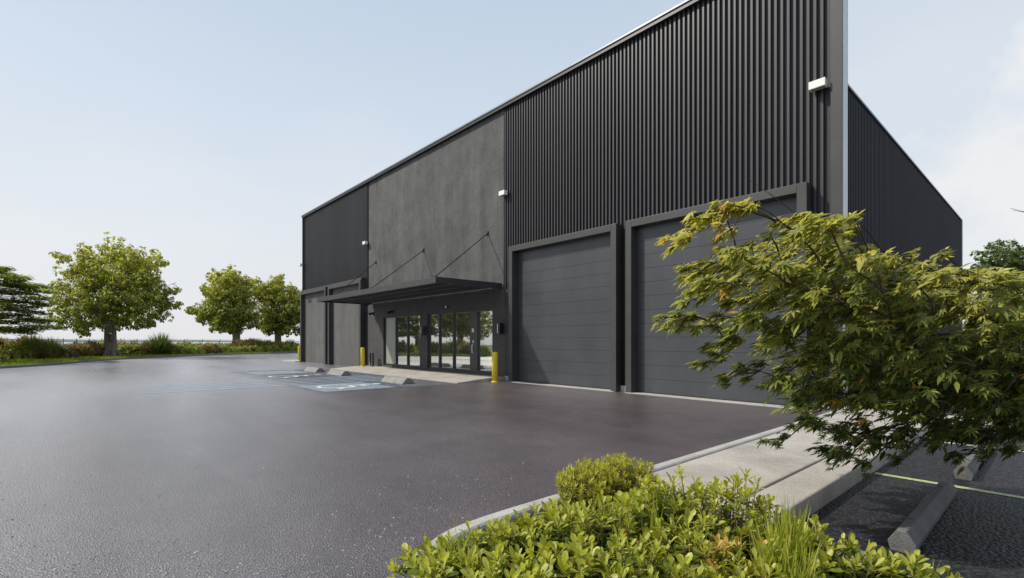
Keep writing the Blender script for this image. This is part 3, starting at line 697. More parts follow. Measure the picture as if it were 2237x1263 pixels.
def lobed_tree(name, label, cat, lobes, conv, d, base, tr_r, fork_z, mat, n_leaves, leaf, depth_r, group=None, flat=1., tone=0., bark='bark', stub=None):
    """lobes: (u, v, r) in survey units; conv maps to world with distance d; the crown has real depth depth_r"""
    t = thing(name, label, cat, tuple(base), 0, group)
    base = np.array(base)
    fwd = np.array([*(base[:2]/np.linalg.norm(base[:2])), 0.])
    cs = []; 
    for (u,v_,r) in lobes:
        c = conv(u, v_, d); c2 = conv(u+r, v_, d); rr = np.linalg.norm(c2-c)*.86; cs.append((c, rr))
    C = np.array([c for c,_ in cs]); cen = C.mean(0); ext = np.abs(C-cen).max(0); hr = max(ext[0],ext[1],1.)
    balls = []
    for c, rr in cs:
        q = min(1., np.linalg.norm((c-cen)[:2])/hr); dd = depth_r*math.sqrt(max(0,1-q*q*.95))
        balls.append((c+fwd*random.uniform(-.3,.3), rr))
        if dd > rr*.6:
            balls.append((c+fwd*dd*random.uniform(.55,1.)+np.array([0,0,-.02*dd]), rr*.9)); balls.append((c-fwd*dd*random.uniform(.55,1.)+np.array([0,0,.06*dd]), rr*.85))
            if dd > rr*1.7: balls.append((c-fwd*dd*.4, rr)); balls.append((c+fwd*dd*.4, rr))
    wts = np.array([rr**2 for _,rr in balls]); wts = wts/wts.sum()
    P=[];Nn=[];T=[];Sz=[];Ti=[]
    for (c, rr), w_ in zip(balls, wts):
        nsub = max(5, int(15*(rr/.9)**1.2)); sd = unit(nsub); rad = rr*(.50+.62*RNG.random(nsub))
        sc = c+sd*rad[:,None]*np.array([1,1,flat]); sr_ = np.minimum(rr*(.20+.16*RNG.random(nsub)),.62)
        nl = max(3,int(n_leaves*w_/nsub))
        for k in range(nsub):
            u_ = unit(nl); r_ = sr_[k]*RNG.random(nl)**.4
            p = sc[k]+u_*r_[:,None]*np.array([1,1,flat*.8])
            P.append(p); out = (p-c)/rr
            Nn.append(.75*out+.75*u_+np.array([0,0,.45])+.35*unit(nl)); T.append(out+.7*u_+np.array([0,0,-.1]))
            Sz.append(leaf*(.6+.8*RNG.random(nl)))
            hh = (p[:,2]-cen[2])/max(ext[2],1)
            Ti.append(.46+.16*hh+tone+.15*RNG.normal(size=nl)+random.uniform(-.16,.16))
    # leaves seated relative to the tree's own base
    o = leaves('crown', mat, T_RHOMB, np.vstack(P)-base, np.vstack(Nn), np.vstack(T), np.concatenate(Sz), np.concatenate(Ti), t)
    mb = MB()
    fork = np.array([0,0,fork_z])
    tb = [(-tr_r*.2,0,-.15),(-tr_r*.1,0,.15),(0,0,fork_z*.35),(tr_r*.15,0,fork_z*.7),(0,0,fork_z*1.05),(.0,0,fork_z*1.5)]
    mb.tube(tb, [tr_r*1.45,tr_r*1.1,tr_r*.9,tr_r*.84,tr_r*.9,tr_r*.45], 16)
    for a_ in range(6):   # root flare
        an = a_*1.05+.3; mb.tube([(math.cos(an)*tr_r*.5,math.sin(an)*tr_r*.5,tr_r*1.5),(math.cos(an)*tr_r*1.2,math.sin(an)*tr_r*1.2,tr_r*.5),(math.cos(an)*tr_r*1.7,math.sin(an)*tr_r*1.7,-.1)],[tr_r*.40,tr_r*.36,tr_r*.15],8)
    if stub: mb.tube([(0,0,fork_z*.42),(stub*.7,-.1,fork_z*.52),(stub,-.1,fork_z*.62)],[tr_r*.5,tr_r*.36,tr_r*.33],10)
    mb.build('trunk', M[bark], t, smooth=True)
    lb = MB(); order = sorted(range(len(balls)), key=lambda i: -balls[i][1])[:26]
    for i in order:
        tgt = balls[i][0]-base; st = fork*random.uniform(.85,1.3); 
        path = limb_path(st, tgt, -.12, 7, .05); r0 = tr_r*random.uniform(.28,.5)
        lb.tube(path, list(np.linspace(r0,.03,7)), 7, cap=False)
        for _ in range(3):
            q = path[random.choice([3,4,5])]; e = tgt+unit(1)[0]*balls[i][1]*.9; lb.tube(limb_path(q,e,-.1,4), [.05,.04,.03,.015], 5, cap=False)
    lb.build('branches', M[bark], t, smooth=True)
    return t

# crops of the survey: crown outlines of the far trees
def c1(u, v_, d): return at(u/3.157, 500+v_/3.157, d)
big = [(385,170,26),(440,200,42),(590,180,55),(590,240,80),(620,160,30),(755,130,42),(820,150,50),(760,200,90),(880,210,100),(960,250,100),(1060,210,50),(1110,232,32),(1140,235,20),(470,290,90),(620,320,120),(760,320,130),(900,350,140),(1020,330,80),(1070,380,60),(420,420,85),(400,520,75),(390,590,55),(520,450,140),(680,470,150),(840,500,150),(980,500,130),(1100,470,80),(1180,430,50),(1215,420,26),(1230,520,28),(1170,520,60),(1120,580,70),(1020,630,65),(930,640,60),(600,600,110),(480,620,85),(560,690,55),(600,715,22),(700,650,60),(830,620,80)]
b0 = at(241,779,42.9); b0[2] = .08
lobed_tree('shade_tree','largest olive green broad tree with thick flared trunk on the verge','tree', big, c1, 42.9, b0, .50, 3.4, M['tree_leaf'], 36000, .21, 4.0, 'trees on the far verge', stub=1.55)
mid_ = [(1600,300,32),(1590,350,70),(1500,340,45),(1450,330,22),(1440,420,55),(1640,420,110),(1520,440,95),(1700,370,40),(1310,560,28),(1370,560,50),(1430,590,70),(1500,540,100),(1580,600,120),(1690,560,110),(1620,660,70),(1500,670,50),(1740,640,60),(1380,620,25)]
b1 = at(516,757,62); b1[2] = .05
lobed_tree('shade_tree','middle olive tree with short trunk, left one of the joined pair','tree', mid_, c1, 62, b1, .52, 2.6, M['tree_leaf'], 24000, .28, 4.2, 'trees on the far verge')
rt = [(1770,370,40),(1780,430,65),(1930,350,30),(1910,400,60),(1860,440,85),(2010,420,32),(2010,470,60),(2090,440,35),(2080,500,70),(1800,560,110),(1930,560,120),(2050,580,95),(1850,660,75),(1970,680,60),(2060,700,38),(2130,560,90)]
b2 = at(607,757,68); b2[2] = .03
lobed_tree('shade_tree','right hand olive tree of the pair, partly hidden by the warehouse corner','tree', rt, c1, 68, b2, .50, 2.8, M['tree_leaf'], 21000, .30, 4.2, 'trees on the far verge')
# layered tree at the left edge: flat sprays on long boughs
b3 = at(-120,790,35.5); b3[2] = .08
def layered(name, label, sprays, d, base, group=None):
    t = thing(name, label, 'tree', tuple(base), 0, group); base = np.array(base)
    P=[];Nn=[];T=[];Sz=[];Ti=[]; lb = MB()
    mb = MB(); mb.tube([(0,0,-.1),(.05,0,1),(0,.1,3),(-.1,0,5.4),(0,0,7.2)],[.42,.32,.26,.16,.05],12); mb.build('trunk', M['bark'], t, smooth=True)
    for (u, v_, ln) in sprays:
        for rep in range(2):
            tip = c1(u, v_, d+random.uniform(-2.2,2.2)*(.2 if rep==0 else 1))-base
            if rep: tip = tip+np.array([random.uniform(-.5,.5),random.uniform(-.5,.5),random.uniform(-.15,.15)])
            zr = tip[2]+.25*random.random(); root = np.array([0,0,max(1.6,zr-.5)])
            path = np.array(limb_path(root, tip, .12, 9, .03)); lb.tube(path, list(np.linspace(.06,.012,9)), 5, cap=False)
            out = tip-root; out[2] = 0; Lr = np.linalg.norm(out); out /= Lr; sd = np.array([-out[1],out[0],0])
            m_ = 260
            s = RNG.random(m_)**.7*min(ln/3.157*d/FOC*2.2, Lr)      # distance back from the tip
            sw = .18+.38*np.minimum(s,1.5)
            p = tip-out*s[:,None]+sd*(RNG.uniform(-1,1,m_)*sw)[:,None]; p[:,2] += RNG.normal(0,.07,m_)-.22*(np.abs(RNG.uniform(-1,1,m_))*sw)+.12*np.minimum(s,2)
            P.append(p); Nn.append(np.array([0,0,1.])+.3*unit(m_)); T.append(out+.8*unit(m_)+np.array([0,0,-.3])); Sz.append(.225*(.6+.7*RNG.random(m_))); Ti.append(.55+.2*RNG.normal(size=m_)+random.uniform(-.15,.2))
    leaves('crown', M['layer_leaf'], T_RHOMB, np.vstack(P), np.vstack(Nn), np.vstack(T), np.concatenate(Sz), np.concatenate(Ti), t)
    lb.build('branches', M['bark'], t, smooth=True)
    return t
spr = [(60,275,90),(90,310,90),(170,335,90),(140,370,80),(180,395,90),(230,400,80),(310,395,80),(335,430,80),(270,455,90),(120,450,90),(330,490,90),(200,500,90),(60,510,90),(350,530,60),(280,545,90),(120,560,90),(340,590,90),(230,600,90),(60,610,90),(300,640,90),(380,640,90),(150,650,90),(390,688,90),(300,700,80),(230,712,80),(90,690,90),(60,715,90),(-80,300,90),(-150,360,90),(-60,420,90),(-200,450,90),(-100,540,90),(-260,520,90),(-160,620,90),(-300,640,90),(-500,420,90),(-600,520,90),(-560,620,90),(-700,600,90),(-90,700,90),(-380,350,90),(-300,230,80),(-150,220,80)]
layered('layered_tree','sparse tree with flat tiered sprays cut by the left edge', spr, 35.5, b3, 'trees on the far verge')

# trees past the left edge of the view, which the entrance glass mirrors
def clone(o, **kw):
    c = o.copy(); COL.objects.link(c)
    for ch in o.children:
        q = ch.copy(); COL.objects.link(q); q.parent = c; q.matrix_parent_inverse = ch.matrix_parent_inverse
        for gch in ch.children:
            r_ = gch.copy(); COL.objects.link(r_); r_.parent = q
    return c
src = [o for o in scene.objects if o.name.startswith('shade_tree') and not o.parent]
for i,(x,y,s,rz) in enumerate(((-47,-9,.8,1.),(-39,-13.5,.75,2.2),(-33.5,-19,.78,3.1))):
    c = clone(src[i%2]); c.location = (x,y,.08); c.scale = (s,s,s*.95); c.rotation_euler = (0,0,rz)
    c['label'] = ['smaller olive tree mirrored in the left window group','smaller olive tree mirrored in the middle window group','smaller olive tree mirrored in the glass door'][i]; c['group'] = 'trees past the left edge'
# dark tree at the right behind the side lot
def cr_(u, v_, d): return at(u, v_, d)
rb = [(2140,560,16),(2165,545,16),(2190,540,15),(2215,548,18),(2235,560,20),(2150,580,22),(2180,570,26),(2210,580,28),(2240,590,30),(2160,610,28),(2200,620,32),(2240,630,34),(2130,590,14),(2260,570,28),(2290,600,34),(2180,660,34),(2230,670,36),(2280,650,36)]
b4 = at(2215,775,40); b4[2] = 0
lobed_tree('evergreen_tree','dark green round tree behind the far end of the side wall','tree', rb, cr_, 40, b4, .28, 3.2, M['tree_leaf2'], 17000, .2, 2.4)

# ------------------------------------------------------------------ shrubs of the far bed
def proto(kind):
    t = thing('shrub','','shrub')
    if kind in ('green','lime','purple'):
        n_ = 1500; nsub = 60; P=[];Nn=[];T=[];Ti=[]
        for k in range(nsub):
            u_ = unit(1)[0]; u_[2] = abs(u_[2]); c = u_*np.array([.85,.85,.80])*(.6+.4*random.random())
            m_ = n_//nsub; q = unit(m_)*.20*RNG.random((m_,1))**.4; P.append(c+q+np.array([0,0,.05])); Nn.append(u_*.6+.6*unit(m_)+np.array([0,0,.5])); T.append(u_+.9*unit(m_)); Ti.append(.45+.2*RNG.normal(size=m_)+random.uniform(-.2,.2))
        P=np.vstack(P);Nn=np.vstack(Nn);T=np.vstack(T);Ti=np.concatenate(Ti)
        leaves('foliage', M['shrub_'+kind], T_RHOMB, P, Nn, T, .15*(.6+.8*RNG.random(len(P))), Ti, t)
    else:
        n_ = 900; a = RNG.uniform(0,2*math.pi,n_); tilt = RNG.random(n_)**.8*1.15; r_ = .25*RNG.random(n_)
        dirv = np.stack([np.cos(a)*np.sin(tilt), np.sin(a)*np.sin(tilt), np.cos(tilt)],1)
        P = np.stack([np.cos(a)*r_, np.sin(a)*r_, 0*r_],1); nr_ = np.cross(dirv, np.array([0,0,1.]))+.01; nr_ = np.cross(nr_, dirv)
        tm = T_BLADE if kind == 'spiky' else T_LANCE
        leaves('foliage', M['blade'] if kind=='spiky' else M['shrub_tan'], ([(x*(1.6 if kind=='spiky' else .55),y,z) for x,y,z in tm[0]],tm[1]), P, nr_+.2*unit(n_), dirv, (.7+.5*RNG.random(n_)), .5+.25*RNG.normal(size=n_), t)
    st = MB()
    for k in range(9):
        a_ = k*.7; st.tube([(0,0,-.1),(.2*math.cos(a_),.2*math.sin(a_),.3),(.5*math.cos(a_),.5*math.sin(a_),.62)],[.03,.02,.01],5)
    st.build('stems', M['stem'], t)
    return t
desc = {'green':'rounded green shrub','lime':'yellow green mounded shrub','purple':'dark purple brown shrub','tan':'dry tan grass clump','spiky':'spiky green tuft'}
PR = {}
base_px = [(-400,985),(0,915),(300,905),(600,890),(850,878),(1263,873),(1550,862),(1950,850),(2090,842)]
def base_row(u): return float(np.interp(u, [a for a,_ in base_px], [b_ for _,b_ in base_px]))
front = [(-330,'green',.95),(-240,'tan',1.),(-150,'green',1.1),(-60,'lime',1.),(40,'lime',1.),(30,'purple',.7),(130,'green',1.05),(185,'tan',.8),(240,'spiky',1.25),(290,'tan',1.),(350,'spiky',1.3),(380,'green',1.),(440,'purple',1.0),(510,'purple',.7),(560,'tan',1.),(625,'tan',1.05),(660,'green',1.),(700,'green',.9),(850,'green',1.05),(905,'purple',.7),(960,'green',.95),(1020,'tan',.9),(1065,'tan',1.),(1110,'spiky',1.55),(1170,'tan',.8),(1220,'green',.95),(1290,'lime',.9),(1350,'green',.95),(1420,'tan',.8),(1480,'purple',.85),(1540,'green',.8),(1600,'lime',.85),(1670,'lime',.9),(1750,'lime',.85),(1830,'lime',.85),(1900,'green',.8),(1980,'green',.85),(2050,'lime',.8)]
rows = []
for u, kd_, s in front:
    v_ = base_row(u); zb_ = .1; d = (EYE-zb_)*FOC/((500+v_/3.157)-745); d = min(d, 62)+1.0
    rows.append((u, kd_, s*.72, d, 'front'))
for u in range(-420, 2120, 46):
    v_ = base_row(u); d = min((EYE-.1)*FOC/((500+v_/3.157)-745), 62)+random.uniform(3.0,5.5)
    kd_ = random.choices(['green','lime','tan','purple','spiky'],[4,4,3,1,1])[0]
    rows.append((u+random.uniform(-18,18), kd_, random.uniform(.72,.92), d, 'back'))
for (x,y) in ((-31,-15),(-29.5,-17),(-28.5,-19),(-27,-21),(-33,-13.5),(-35,-12)):
    rows.append(((x,y), random.choice(['green','lime']), 1.0, 0, 'past'))
count = {}
ordn = ['first','second','third','fourth','fifth','sixth','seventh','eighth','ninth','tenth','eleventh','twelfth','thirteenth','fourteenth','fifteenth','sixteenth','seventeenth','eighteenth','nineteenth','twentieth']
rows.sort(key=lambda r: (r[4], r[0] if not isinstance(r[0], tuple) else r[0][1]))
for u, kd_, s, d, row in rows:
    if row == 'past': p = np.array([u[0],u[1],.1]); reg = 'past the left edge'
    else:
        p = at(u/3.157, 745, d); p[2] = .06
        reg = 'left of the largest tree' if u < 740 else ('between largest tree and joined pair' if u < 1590 else 'under the joined pair')
    if kd_ not in PR: PR[kd_] = o = proto(kd_)
    else: o = clone(PR[kd_])
    hgt = 1.85 if row != 'past' else 1.5
    o.location = p; o.rotation_euler = (0,0,random.uniform(0,6.28)); o.scale = (s*1.25*(1.15 if d > 45 else 1), s*1.25*(1.15 if d > 45 else 1), s*hgt*random.uniform(.88,1.06))
    key = (kd_, row, reg); i = count.get(key, 0); count[key] = i+1
    o['label'] = f"{desc[kd_]}, {ordn[i]} in its row {reg}" if row == 'past' else f"{desc[kd_]}, {ordn[i]} of the {row} row {reg}"
    o['category'] = 'shrub' if kd_ not in ('tan','spiky') else 'grass clump'; o['group'] = f'{desc[kd_]}s along the far verge'

# wire fence behind the shrubs
ft = thing('wire_fence','low wire fence with thin dark posts behind the far shrubs','fence',(0,0,0))
fp = [at(u/3.157, 745, d)[:2] for u, d in ((-420,40),(-100,44),(135,47),(437,51),(700,56),(945,60),(1275,66),(1630,74),(1920,80),(2200,86))]
fc = catmull(fp, 3)
dists = [0]
allp = []
for i in range(len(fc)-1):
    a, b_ = fc[i], fc[i+1]; m_ = max(1, int(np.linalg.norm(b_-a)/2.6))
    for k in range(m_): allp.append(a+(b_-a)*k/m_)
for p in allp[:95]:
    MB().tube([(p[0],p[1],-.05),(p[0],p[1],1.78)], .035, 6).build('post', M['wire'], ft)
wm = MB()
for z in (.5,.8,1.1,1.4,1.68): wm.tube([(p[0],p[1],z) for p in fc], .010, 4)
wm.build('wire', M['wire'], ft)

# short grass blades at the verge edge
kk = KC[(KC[:,1] > -14) & (KC[:,1] < 32)]
ng = 14000; idx = RNG.integers(0, len(kk)-1, ng); fr_ = RNG.random(ng)[:,None]
pp = kk[idx]*(1-fr_)+kk[idx+1]*fr_; tt = (kk[idx+1]-kk[idx]); tt /= np.linalg.norm(tt,axis=1)[:,None]; nn_ = np.stack([-tt[:,1],tt[:,0]],1)
pp = pp+nn_*(.2+6*RNG.random(ng)**1.5)[:,None]
P = np.column_stack([pp, np.full(ng,.09)])
g = leaves('verge_grass', M['reed'], T_LANCE, P, unit(ng)*np.array([1,1,.2]), np.array([0,0,1.])+.5*unit(ng), .16*(.5+RNG.random(ng)), .15+.3*RNG.random(ng))
tag(g, 'short mown grass strip between the far kerb and shrubs', 'grass', kind='stuff')

# ------------------------------------------------------------------ foreground bed
def rosette_shrub(p, r, h, n_st, leaf, mat, label, group='broad leaved shrubs in the near bed', tmpl=T_OBOV, tone=0., per=7, orange=0., name='rosette_shrub'):
    t = thing(name, label, 'shrub', (p[0],p[1],.05), 0, group)
    P=[];Nn=[];T=[];Sz=[];Ti=[]; st = MB()
    for k in range(n_st):
        a = random.uniform(0,2*math.pi); q = math.sqrt(random.random()); zt_ = h*(1-(.25 if name=='clipped_shrub' else .42)*q*q)*random.uniform(.62 if name!='clipped_shrub' else .72,1.12)
        tip = np.array([math.cos(a)*q*r, math.sin(a)*q*r, zt_]); rq = .6 if name == 'clipped_shrub' else .25; root = np.array([math.cos(a)*q*r*rq, math.sin(a)*q*r*rq, 0])
        mid2 = (root+tip)/2+np.array([random.uniform(-.02,.02),random.uniform(-.02,.02),.03])
        st.tube([root,mid2,tip],[.005,.0038,.0028],5,cap=False)
        ax = tip-mid2; ax /= np.linalg.norm(ax); ax = ax*.8+np.array([0,0,.4]); ax /= np.linalg.norm(ax)
        e1 = np.cross(ax,[1,.3,0]); e1 /= np.linalg.norm(e1); e2 = np.cross(ax,e1)
        org = random.random() < orange; sh = random.uniform(-.12,.12)
        nl = per+random.randint(-2,3)
        for j in range(nl):
            lvl = j/nl; ph = j*2.4+random.uniform(-.3,.3); el = .35+.95*lvl+random.uniform(-.2,.2)   # inner leaves stand up, outer spread
            dirv = (math.cos(ph)*e1+math.sin(ph)*e2)*math.cos(el)+ax*math.sin(el)
            pos = tip-ax*(1-lvl)*leaf*.7
            P.append(pos); T.append(dirv); Nn.append(ax*math.cos(el)-(math.cos(ph)*e1+math.sin(ph)*e2)*math.sin(el)+.15*unit(1)[0])
            Sz.append(leaf*random.uniform(.5,1.2)*(1-.25*lvl)); Ti.append(.95 if org else min(.76,.18+.28*lvl+tone+sh+random.uniform(-.08,.1)+.30*(zt_/h)))  # tips paler with height, lit tops put into the tint
        for j in range(16 if name == 'clipped_shrub' else 6):   # scattered lower leaves, shade between them put into a darker tint
            f_ = random.uniform(.3,.9); pos = root*(1-f_)+tip*f_; u_ = unit(1)[0]; u_[2] = abs(u_[2])*(1.6 if name == 'clipped_shrub' else .5)
            P.append(pos); T.append(u_); Nn.append(np.array([0,0,1.])+.4*unit(1)[0]); Sz.append(leaf*random.uniform(.7,1.1)); Ti.append(.05+.3*f_+random.uniform(-.08,.08))
    leaves('foliage', mat, tmpl, np.array(P), np.array(Nn), np.array(T), np.array(Sz), np.array(Ti), t, smooth=True)
    st.build('stems', M['stem'], t, smooth=True)
    return t
# (px, py of the top, distance, radius)
BR = [(945,1195,2.85,.20,'at the far left tip of the near bed'),(1030,1165,2.95,.22,'second from the left tip, before the kerb'),(1000,1235,2.6,.2,'low at the bottom left of the bed'),
 (1120,1140,3.05,.22,'just right of the bare kerb stretch'),(1110,1215,2.6,.22,'in the lower middle left of the bed'),(1215,1120,3.05,.22,'in front of the clipped shrub left side'),(1240,1195,2.55,.24,'bottom centre of the bed'),
 (1320,1105,3.0,.25,'directly before the clipped shrub'),(1380,1190,2.5,.24,'bottom row below the clipped shrub'),(1430,1062,3.2,.25,'right of the clipped shrub'),(1500,1036,3.35,.24,'tall one against the pavement end'),
 (1270,1085,3.4,.24,'at the left foot of the clipped shrub'),(1400,1075,3.5,.22,'at the right foot of the clipped shrub'),(1520,1150,2.75,.26,'with orange young leaves in the bed centre'),(1600,1050,3.1,.24,'right centre against the pavement joint'),(1640,1160,2.7,.24,'right of the orange leaved one'),(1700,1105,3.0,.20,'by the pavement corner'),
 (1790,1150,2.9,.20,'beside the concrete side face'),(1770,1215,2.6,.22,'bottom right of the main clump'),(1850,1200,2.75,.2,'rightmost of the main clump'),(1985,1225,2.75,.16,'small one apart, below the wheel stop'),(1480,1240,2.35,.24,'lowest centre at the frame bottom'),(1640,1245,2.35,.24,'lowest right at the frame bottom')]
for i,(px,py,d,r,wh) in enumerate(BR):
    top = at(px, py, d); h = max(.22, top[2]-.05)
    rosette_shrub(top, r*1.2, h, int(44*(r/.22)**2), random.choice([.072,.082,.094]), M['broad'], tmpl=[T_OBOV, ([(x*.68,y,z) for x,y,z in T_OBOV[0]],T_OBOV[1]), ([(x*.82,y*1.08,z*1.4) for x,y,z in T_OBOV[0]],T_OBOV[1])][i%3], label=f'glossy yellow green shrub {wh}', orange=.12 if 'orange' in wh else .006, tone=random.uniform(-.05,.08))
cp = at(1320,1010,4.0)
rosette_shrub(at(1285,1030,3.85), .26, .46, 240, .05, M['clip'], 'dense clipped lime shrub with tiny upright leaves, left half', 'clipped lime shrubs by the kerb', T_LANCE, per=12, name='clipped_shrub', tone=.22)
rosette_shrub(at(1360,1020,4.0), .29, .47, 240, .05, M['clip'], 'dense clipped lime shrub with tiny upright leaves, right half', 'clipped lime shrubs by the kerb', T_LANCE, per=12, name='clipped_shrub', tone=.22)
def tuft(px, py, d, n_, h, label, spread=.35, mat='reed'):
    top = at(px, py, d); t = thing('grass_tuft', label, 'grass tuft', (top[0],top[1],.05), 0, 'grass tufts in the near bed')
    a = RNG.uniform(0,2*math.pi,n_); tl = RNG.random(n_)*spread; r_ = .05*RNG.random(n_)
    dv_ = np.stack([np.cos(a)*np.sin(tl), np.sin(a)*np.sin(tl), np.cos(tl)],1)
    P = np.stack([np.cos(a)*r_,np.sin(a)*r_,0*r_],1)
    leaves('blades', M[mat], ([(x*.8,y,z) for x,y,z in T_BLADE[0]],T_BLADE[1]), P, unit(n_)*np.array([1,1,.1]), dv_, (top[2]-.05)*(.6+.45*RNG.random(n_)), .4+.5*RNG.random(n_), t)
tuft(990,1130,2.9,26,.5,'upright grass blades at the left tip of the bed')
tuft(1050,1190,2.6,30,.5,'upright grass blades low left in the bed')
tuft(1425,1060,2.9,9,.5,'few tall thin blades right of the clipped shrub',.15)
tuft(1720,1090,2.7,110,.5,'thick yellow green reed clump right of centre',.22)
tuft(1690,1120,2.55,90,.5,'second reed clump, left neighbour of the thick clump',.22)
tuft(1745,1170,2.45,90,.5,'lowest reed clump at the bottom right',.22)
tuft(2020,1215,2.7,22,.5,'small tuft right of the isolated shrub')
# edging stone at the bed tip
ep = ground(918,1250); es = MB()
th = [2*math.pi*k/14 for k in range(14)]
es.lathe([(.02,-.03),(.13,-.02),(.15,.04),(.12,.09),(.05,.115)],(0,0,0),14)
o = es.build('edging_stone', M['block'], smooth=True); o.location = (ep[0]+.12, ep[1]+.02, .05); o.scale = (1.2,.8,1)
tag(o, 'rounded grey edging stone among leaves at the bed tip', 'stone')

# ------------------------------------------------------------------ overhanging maple at the right
MPX = [(1495,525,22),(1520,500,24),(1548,478,24),(1585,462,24),(1625,455,22),(1650,452,14),(1600,500,20),
 (1530,590,24),(1560,575,30),(1610,560,36),(1560,620,34),(1530,650,26),(1505,690,24),(1480,698,16),(1545,700,30),(1600,620,50),(1650,580,50),(1700,550,48),(1740,510,40),(1780,490,34),(1810,500,34),(1850,510,26),(1870,500,14),
 (1660,660,60),(1720,620,70),(1790,570,70),(1850,580,60),(1910,590,50),(1620,700,50),(1590,750,40),(1565,790,26),(1610,810,24),(1680,740,60),(1760,700,80),(1840,660,80),(1930,640,70),(2000,610,50),(2060,600,42),(2120,605,45),(2180,620,45),(2230,640,45),(2290,660,50),
 (1950,700,85),(2040,680,80),(2130,690,80),(2220,720,80),(1850,760,85),(1760,790,65),(1700,830,45),(1660,810,30),(1930,800,90),(2030,790,90),(2130,800,90),(2220,820,85),(1800,860,65),(1880,880,75),(1970,880,80),(2070,880,80),(2170,900,75),(2240,930,60),
 (1740,880,40),(1765,925,34),(1825,945,42),(1690,970,14),(1665,965,12),(1720,958,14),(1880,960,55),(1960,960,55),(2050,950,55),(2140,960,45),(2220,990,28),(1830,1000,35),(1890,1020,28),(1960,1010,20),(1800,985,30),(2120,620,40),(2010,590,28),(1960,590,28),(2300,760,80),(2320,860,80),(2330,950,50),(2060,760,70),(2150,760,75),(2230,770,80),(1990,840,70),(2100,850,70),(2190,860,70),(2240,890,60),(2120,940,50),(2190,950,45),(2000,920,60),(2080,1000,22),(2150,990,24),(1920,750,70),(1860,800,70),(1780,640,60),(1700,600,44),(2290,970,40)]
extra = []
for (px,py,r) in MPX:
    if (px < 1680 and py < 900) or (py < 640 and px < 2100):
        for _ in range(2):
            a_ = math.radians(random.uniform(150,235)) if px < 1680 else (math.radians(random.uniform(95,170)) if py < 640 else math.radians(random.uniform(185,300)))
            k_ = r+random.uniform(2,16); extra.append((px+k_*math.cos(a_), py-k_*math.sin(a_)*.8, random.uniform(9,15)))
MPX = MPX+extra
mt_base = np.array([1.25,3.35,.05])
mt = thing('maple_tree','leafy maple boughs reaching in from the right over pavement and side lot','tree', tuple(mt_base))
P=[];Nn=[];T=[];Sz=[];Ti=[]
tw = MB(); wd = MB()
trunk = [np.array([0,0,-.1]),np.array([.02,.05,.6]),np.array([-.05,.15,1.2]),np.array([-.1,.2,1.75])]
tk = MB(); tk.tube(trunk,[.11,.085,.07,.05],12); tk.build('trunk', M['twig'], mt, smooth=True)
def msize(py): return .112 if py < 760 else (.098 if py < 880 else .078)
hubs = []
for (px,py,r) in [(1760,560,0),(1700,700,0),(1900,640,0),(2050,660,0),(1860,820,0),(2050,850,0),(2200,760,0),(1980,740,0)]:
    hb = at(px,py,4.1+random.uniform(-.2,.2))-mt_base; hubs.append(hb)
    st = trunk[1] if py > 700 else trunk[2]
    p1 = at(2420,py*.5+400,3.6+random.uniform(-.2,.4))-mt_base
    wd.tube(limb_path(st,p1,-.04,6,.02)+limb_path(p1,hb,-.03,9,.03)[1:], list(np.linspace(.02,.004,14)), 7, cap=False)
hubs = np.array(hubs)
for (px,py,r) in MPX:
    edge_ = r < 32
    nd = 1 if edge_ else 4
    for rep in range(nd):
        d = 3.75+.0*(px-1460)/777+random.uniform(-.15,.25) if nd == 1 else 3.4+rep*.42+random.uniform(-.2,.2)
        c = at(px,py,d)-mt_base; rr = r*d/FOC
        cands = [(qx,qy) for (qx,qy,qr) in MPX if qr >= r and qx > px+8 and (qx-px)**2+(qy-py)**2 > 900]
        qx, qy = min(cands, key=lambda q: (q[0]-px)**2+1.6*(q[1]-py)**2) if cands else (px+90, py)
        hb = at(qx, qy, d+random.uniform(-.1,.1))-mt_base; hbf = hubs[np.argmin(np.linalg.norm(hubs-c,axis=1))]
        path = np.array(limb_path(hb,c,.10,7,.03)); tw.tube(path, list(np.linspace(.008,.003,7)), 5, cap=False)
        flow = .5*(c-hb)+.5*(c-hbf)+np.array([-.25,-.1,-.08]); flow /= np.linalg.norm(flow)+1e-6
        dens = .55 if edge_ else .36
        nl = int(max(14 if r < 16 else 21, dens*(rr/.09)**2*19))
        nt_ = max(2, nl//7)
        for q in range(nt_):
            u_ = unit(1)[0]*np.array([1,1,.85]); e = c+u_*rr*random.random()**.4
            s0 = c-flow*rr*.6+unit(1)[0]*rr*.2
            pth = np.array(limb_path(s0,e,.18,5,.03)); tw.tube(pth, [.0035,.003,.0025,.002,.0012], 4, cap=False)
            for j in range(7):
                f_ = .3+.7*j/6; ii = min(3,int(f_*4)); pos = pth[ii]*(1-(f_*4-ii))+pth[ii+1]*(f_*4-ii)
                P.append(pos+unit(1)[0]*.025)
                T.append(flow*.8+u_*.4+.45*unit(1)[0]+np.array([0,0,-.35])); Nn.append(np.array([-.25,-.35,.85])+.42*unit(1)[0])
                Sz.append(msize(py)*random.uniform(.45,1.2)*(.8 if edge_ else 1))
                dark = np.clip((py-560)/420,0,1); base_t = .57-.42*dark  # lower leaves darker, their backlit shade put into the tint
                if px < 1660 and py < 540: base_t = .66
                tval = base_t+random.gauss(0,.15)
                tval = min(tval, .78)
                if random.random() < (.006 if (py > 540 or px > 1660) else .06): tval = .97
                Ti.append(tval)
P,Nn,T,Sz,Ti = map(np.array,(P,Nn,T,Sz,Ti)); sel = RNG.random(len(P)) < .62; print('maple leaves', len(P))
leaves('foliage', M['maple'], T_PALM, P[sel], Nn[sel], T[sel], Sz[sel], Ti[sel], mt)
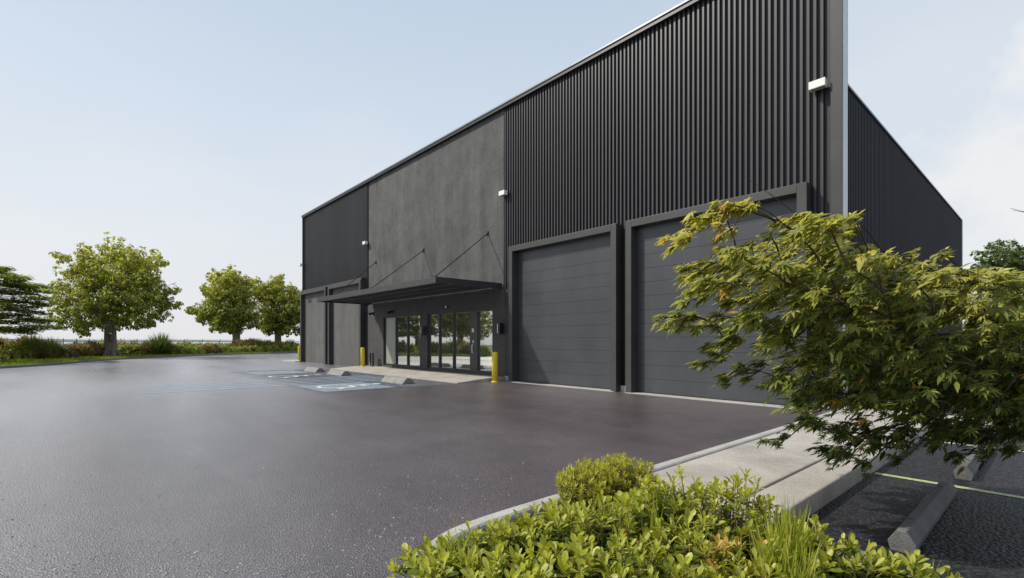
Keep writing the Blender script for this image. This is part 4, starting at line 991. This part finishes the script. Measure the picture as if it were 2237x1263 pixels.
leaves('narrow_foliage', M['maple'], ([(x*1.25,y,z) for x,y,z in T_LANCE[0]],T_LANCE[1]), P[~sel], Nn[~sel], T[~sel], Sz[~sel]*1.35, Ti[~sel], mt)
# long bare shoots
for a, b_ in (((1780,505),(1622,382)),((1840,560),(1680,420)),((2330,500),(2207,455)),((2330,490),(2212,459))):
    p0 = at(*a,3.8)-mt_base; p1 = at(*b_,3.8)-mt_base; tw.tube(limb_path(p0,p1,.05,5,.01), [.004,.0035,.003,.002,.0012], 4)
p0 = at(2420,600,3.9)-mt_base; tw.tube(limb_path(p0, at(2328,495,3.8)-mt_base,.05,5,.01), [.006,.005,.005,.004,.004], 4)
tw.build('twigs', M['darktwig'], mt, smooth=True)
wd.build('boughs', M['darktwig'], mt, smooth=True)

# green plants along the side wall, seen through the maple
for i,(x,y,s,lb_) in enumerate(((-2.5,13.6,.75,'lime mound against the near end of the side wall'),(-2.4,15.4,.85,'lime mound, second along the side wall'),(-2.5,17.4,.8,'lime mound, third along the side wall'),(-2.4,19.5,.85,'lime mound, farthest along the side wall'))):
    o = clone(PR['lime']); o.location = (x,y,0.02); o.scale = (s,s,s*.9); o['label'] = lb_; o['category'] = 'shrub'; o['group'] = 'mounds along the side wall'
bs = MB(); bs.box(-3.2,-1.5,12.3,31,-.02,.012); struct(bs.build('side_bed', M['mulch']))

# ------------------------------------------------------------------ loose stones on the asphalt
ns_ = 2600; P=[]
while len(P) < ns_:
    px = random.uniform(-50,1150); py = 1263-(random.random()**1.8)*330
    p = ground(px, py+20)
    if p[0] > -3.0 and p[1] > 1.1: continue
    P.append((p[0],p[1],.002))
P = np.array(P); oct_ = ([(1,0,0),(.3,.9,.1),(-.8,.5,0),(-.7,-.6,.05),(.4,-.9,0),(0,0,.7),(.1,0,-.3)],[(0,1,5),(1,2,5),(2,3,5),(3,4,5),(4,0,5)])
g = leaves('loose_grit', M['stone'], oct_, P, np.array([0,0,1.])+.25*unit(ns_), unit(ns_), .003+.008*RNG.random(ns_)**3, RNG.random(ns_))
tag(g, 'loose grit and small stones scattered over the near asphalt', 'gravel', kind='stuff')
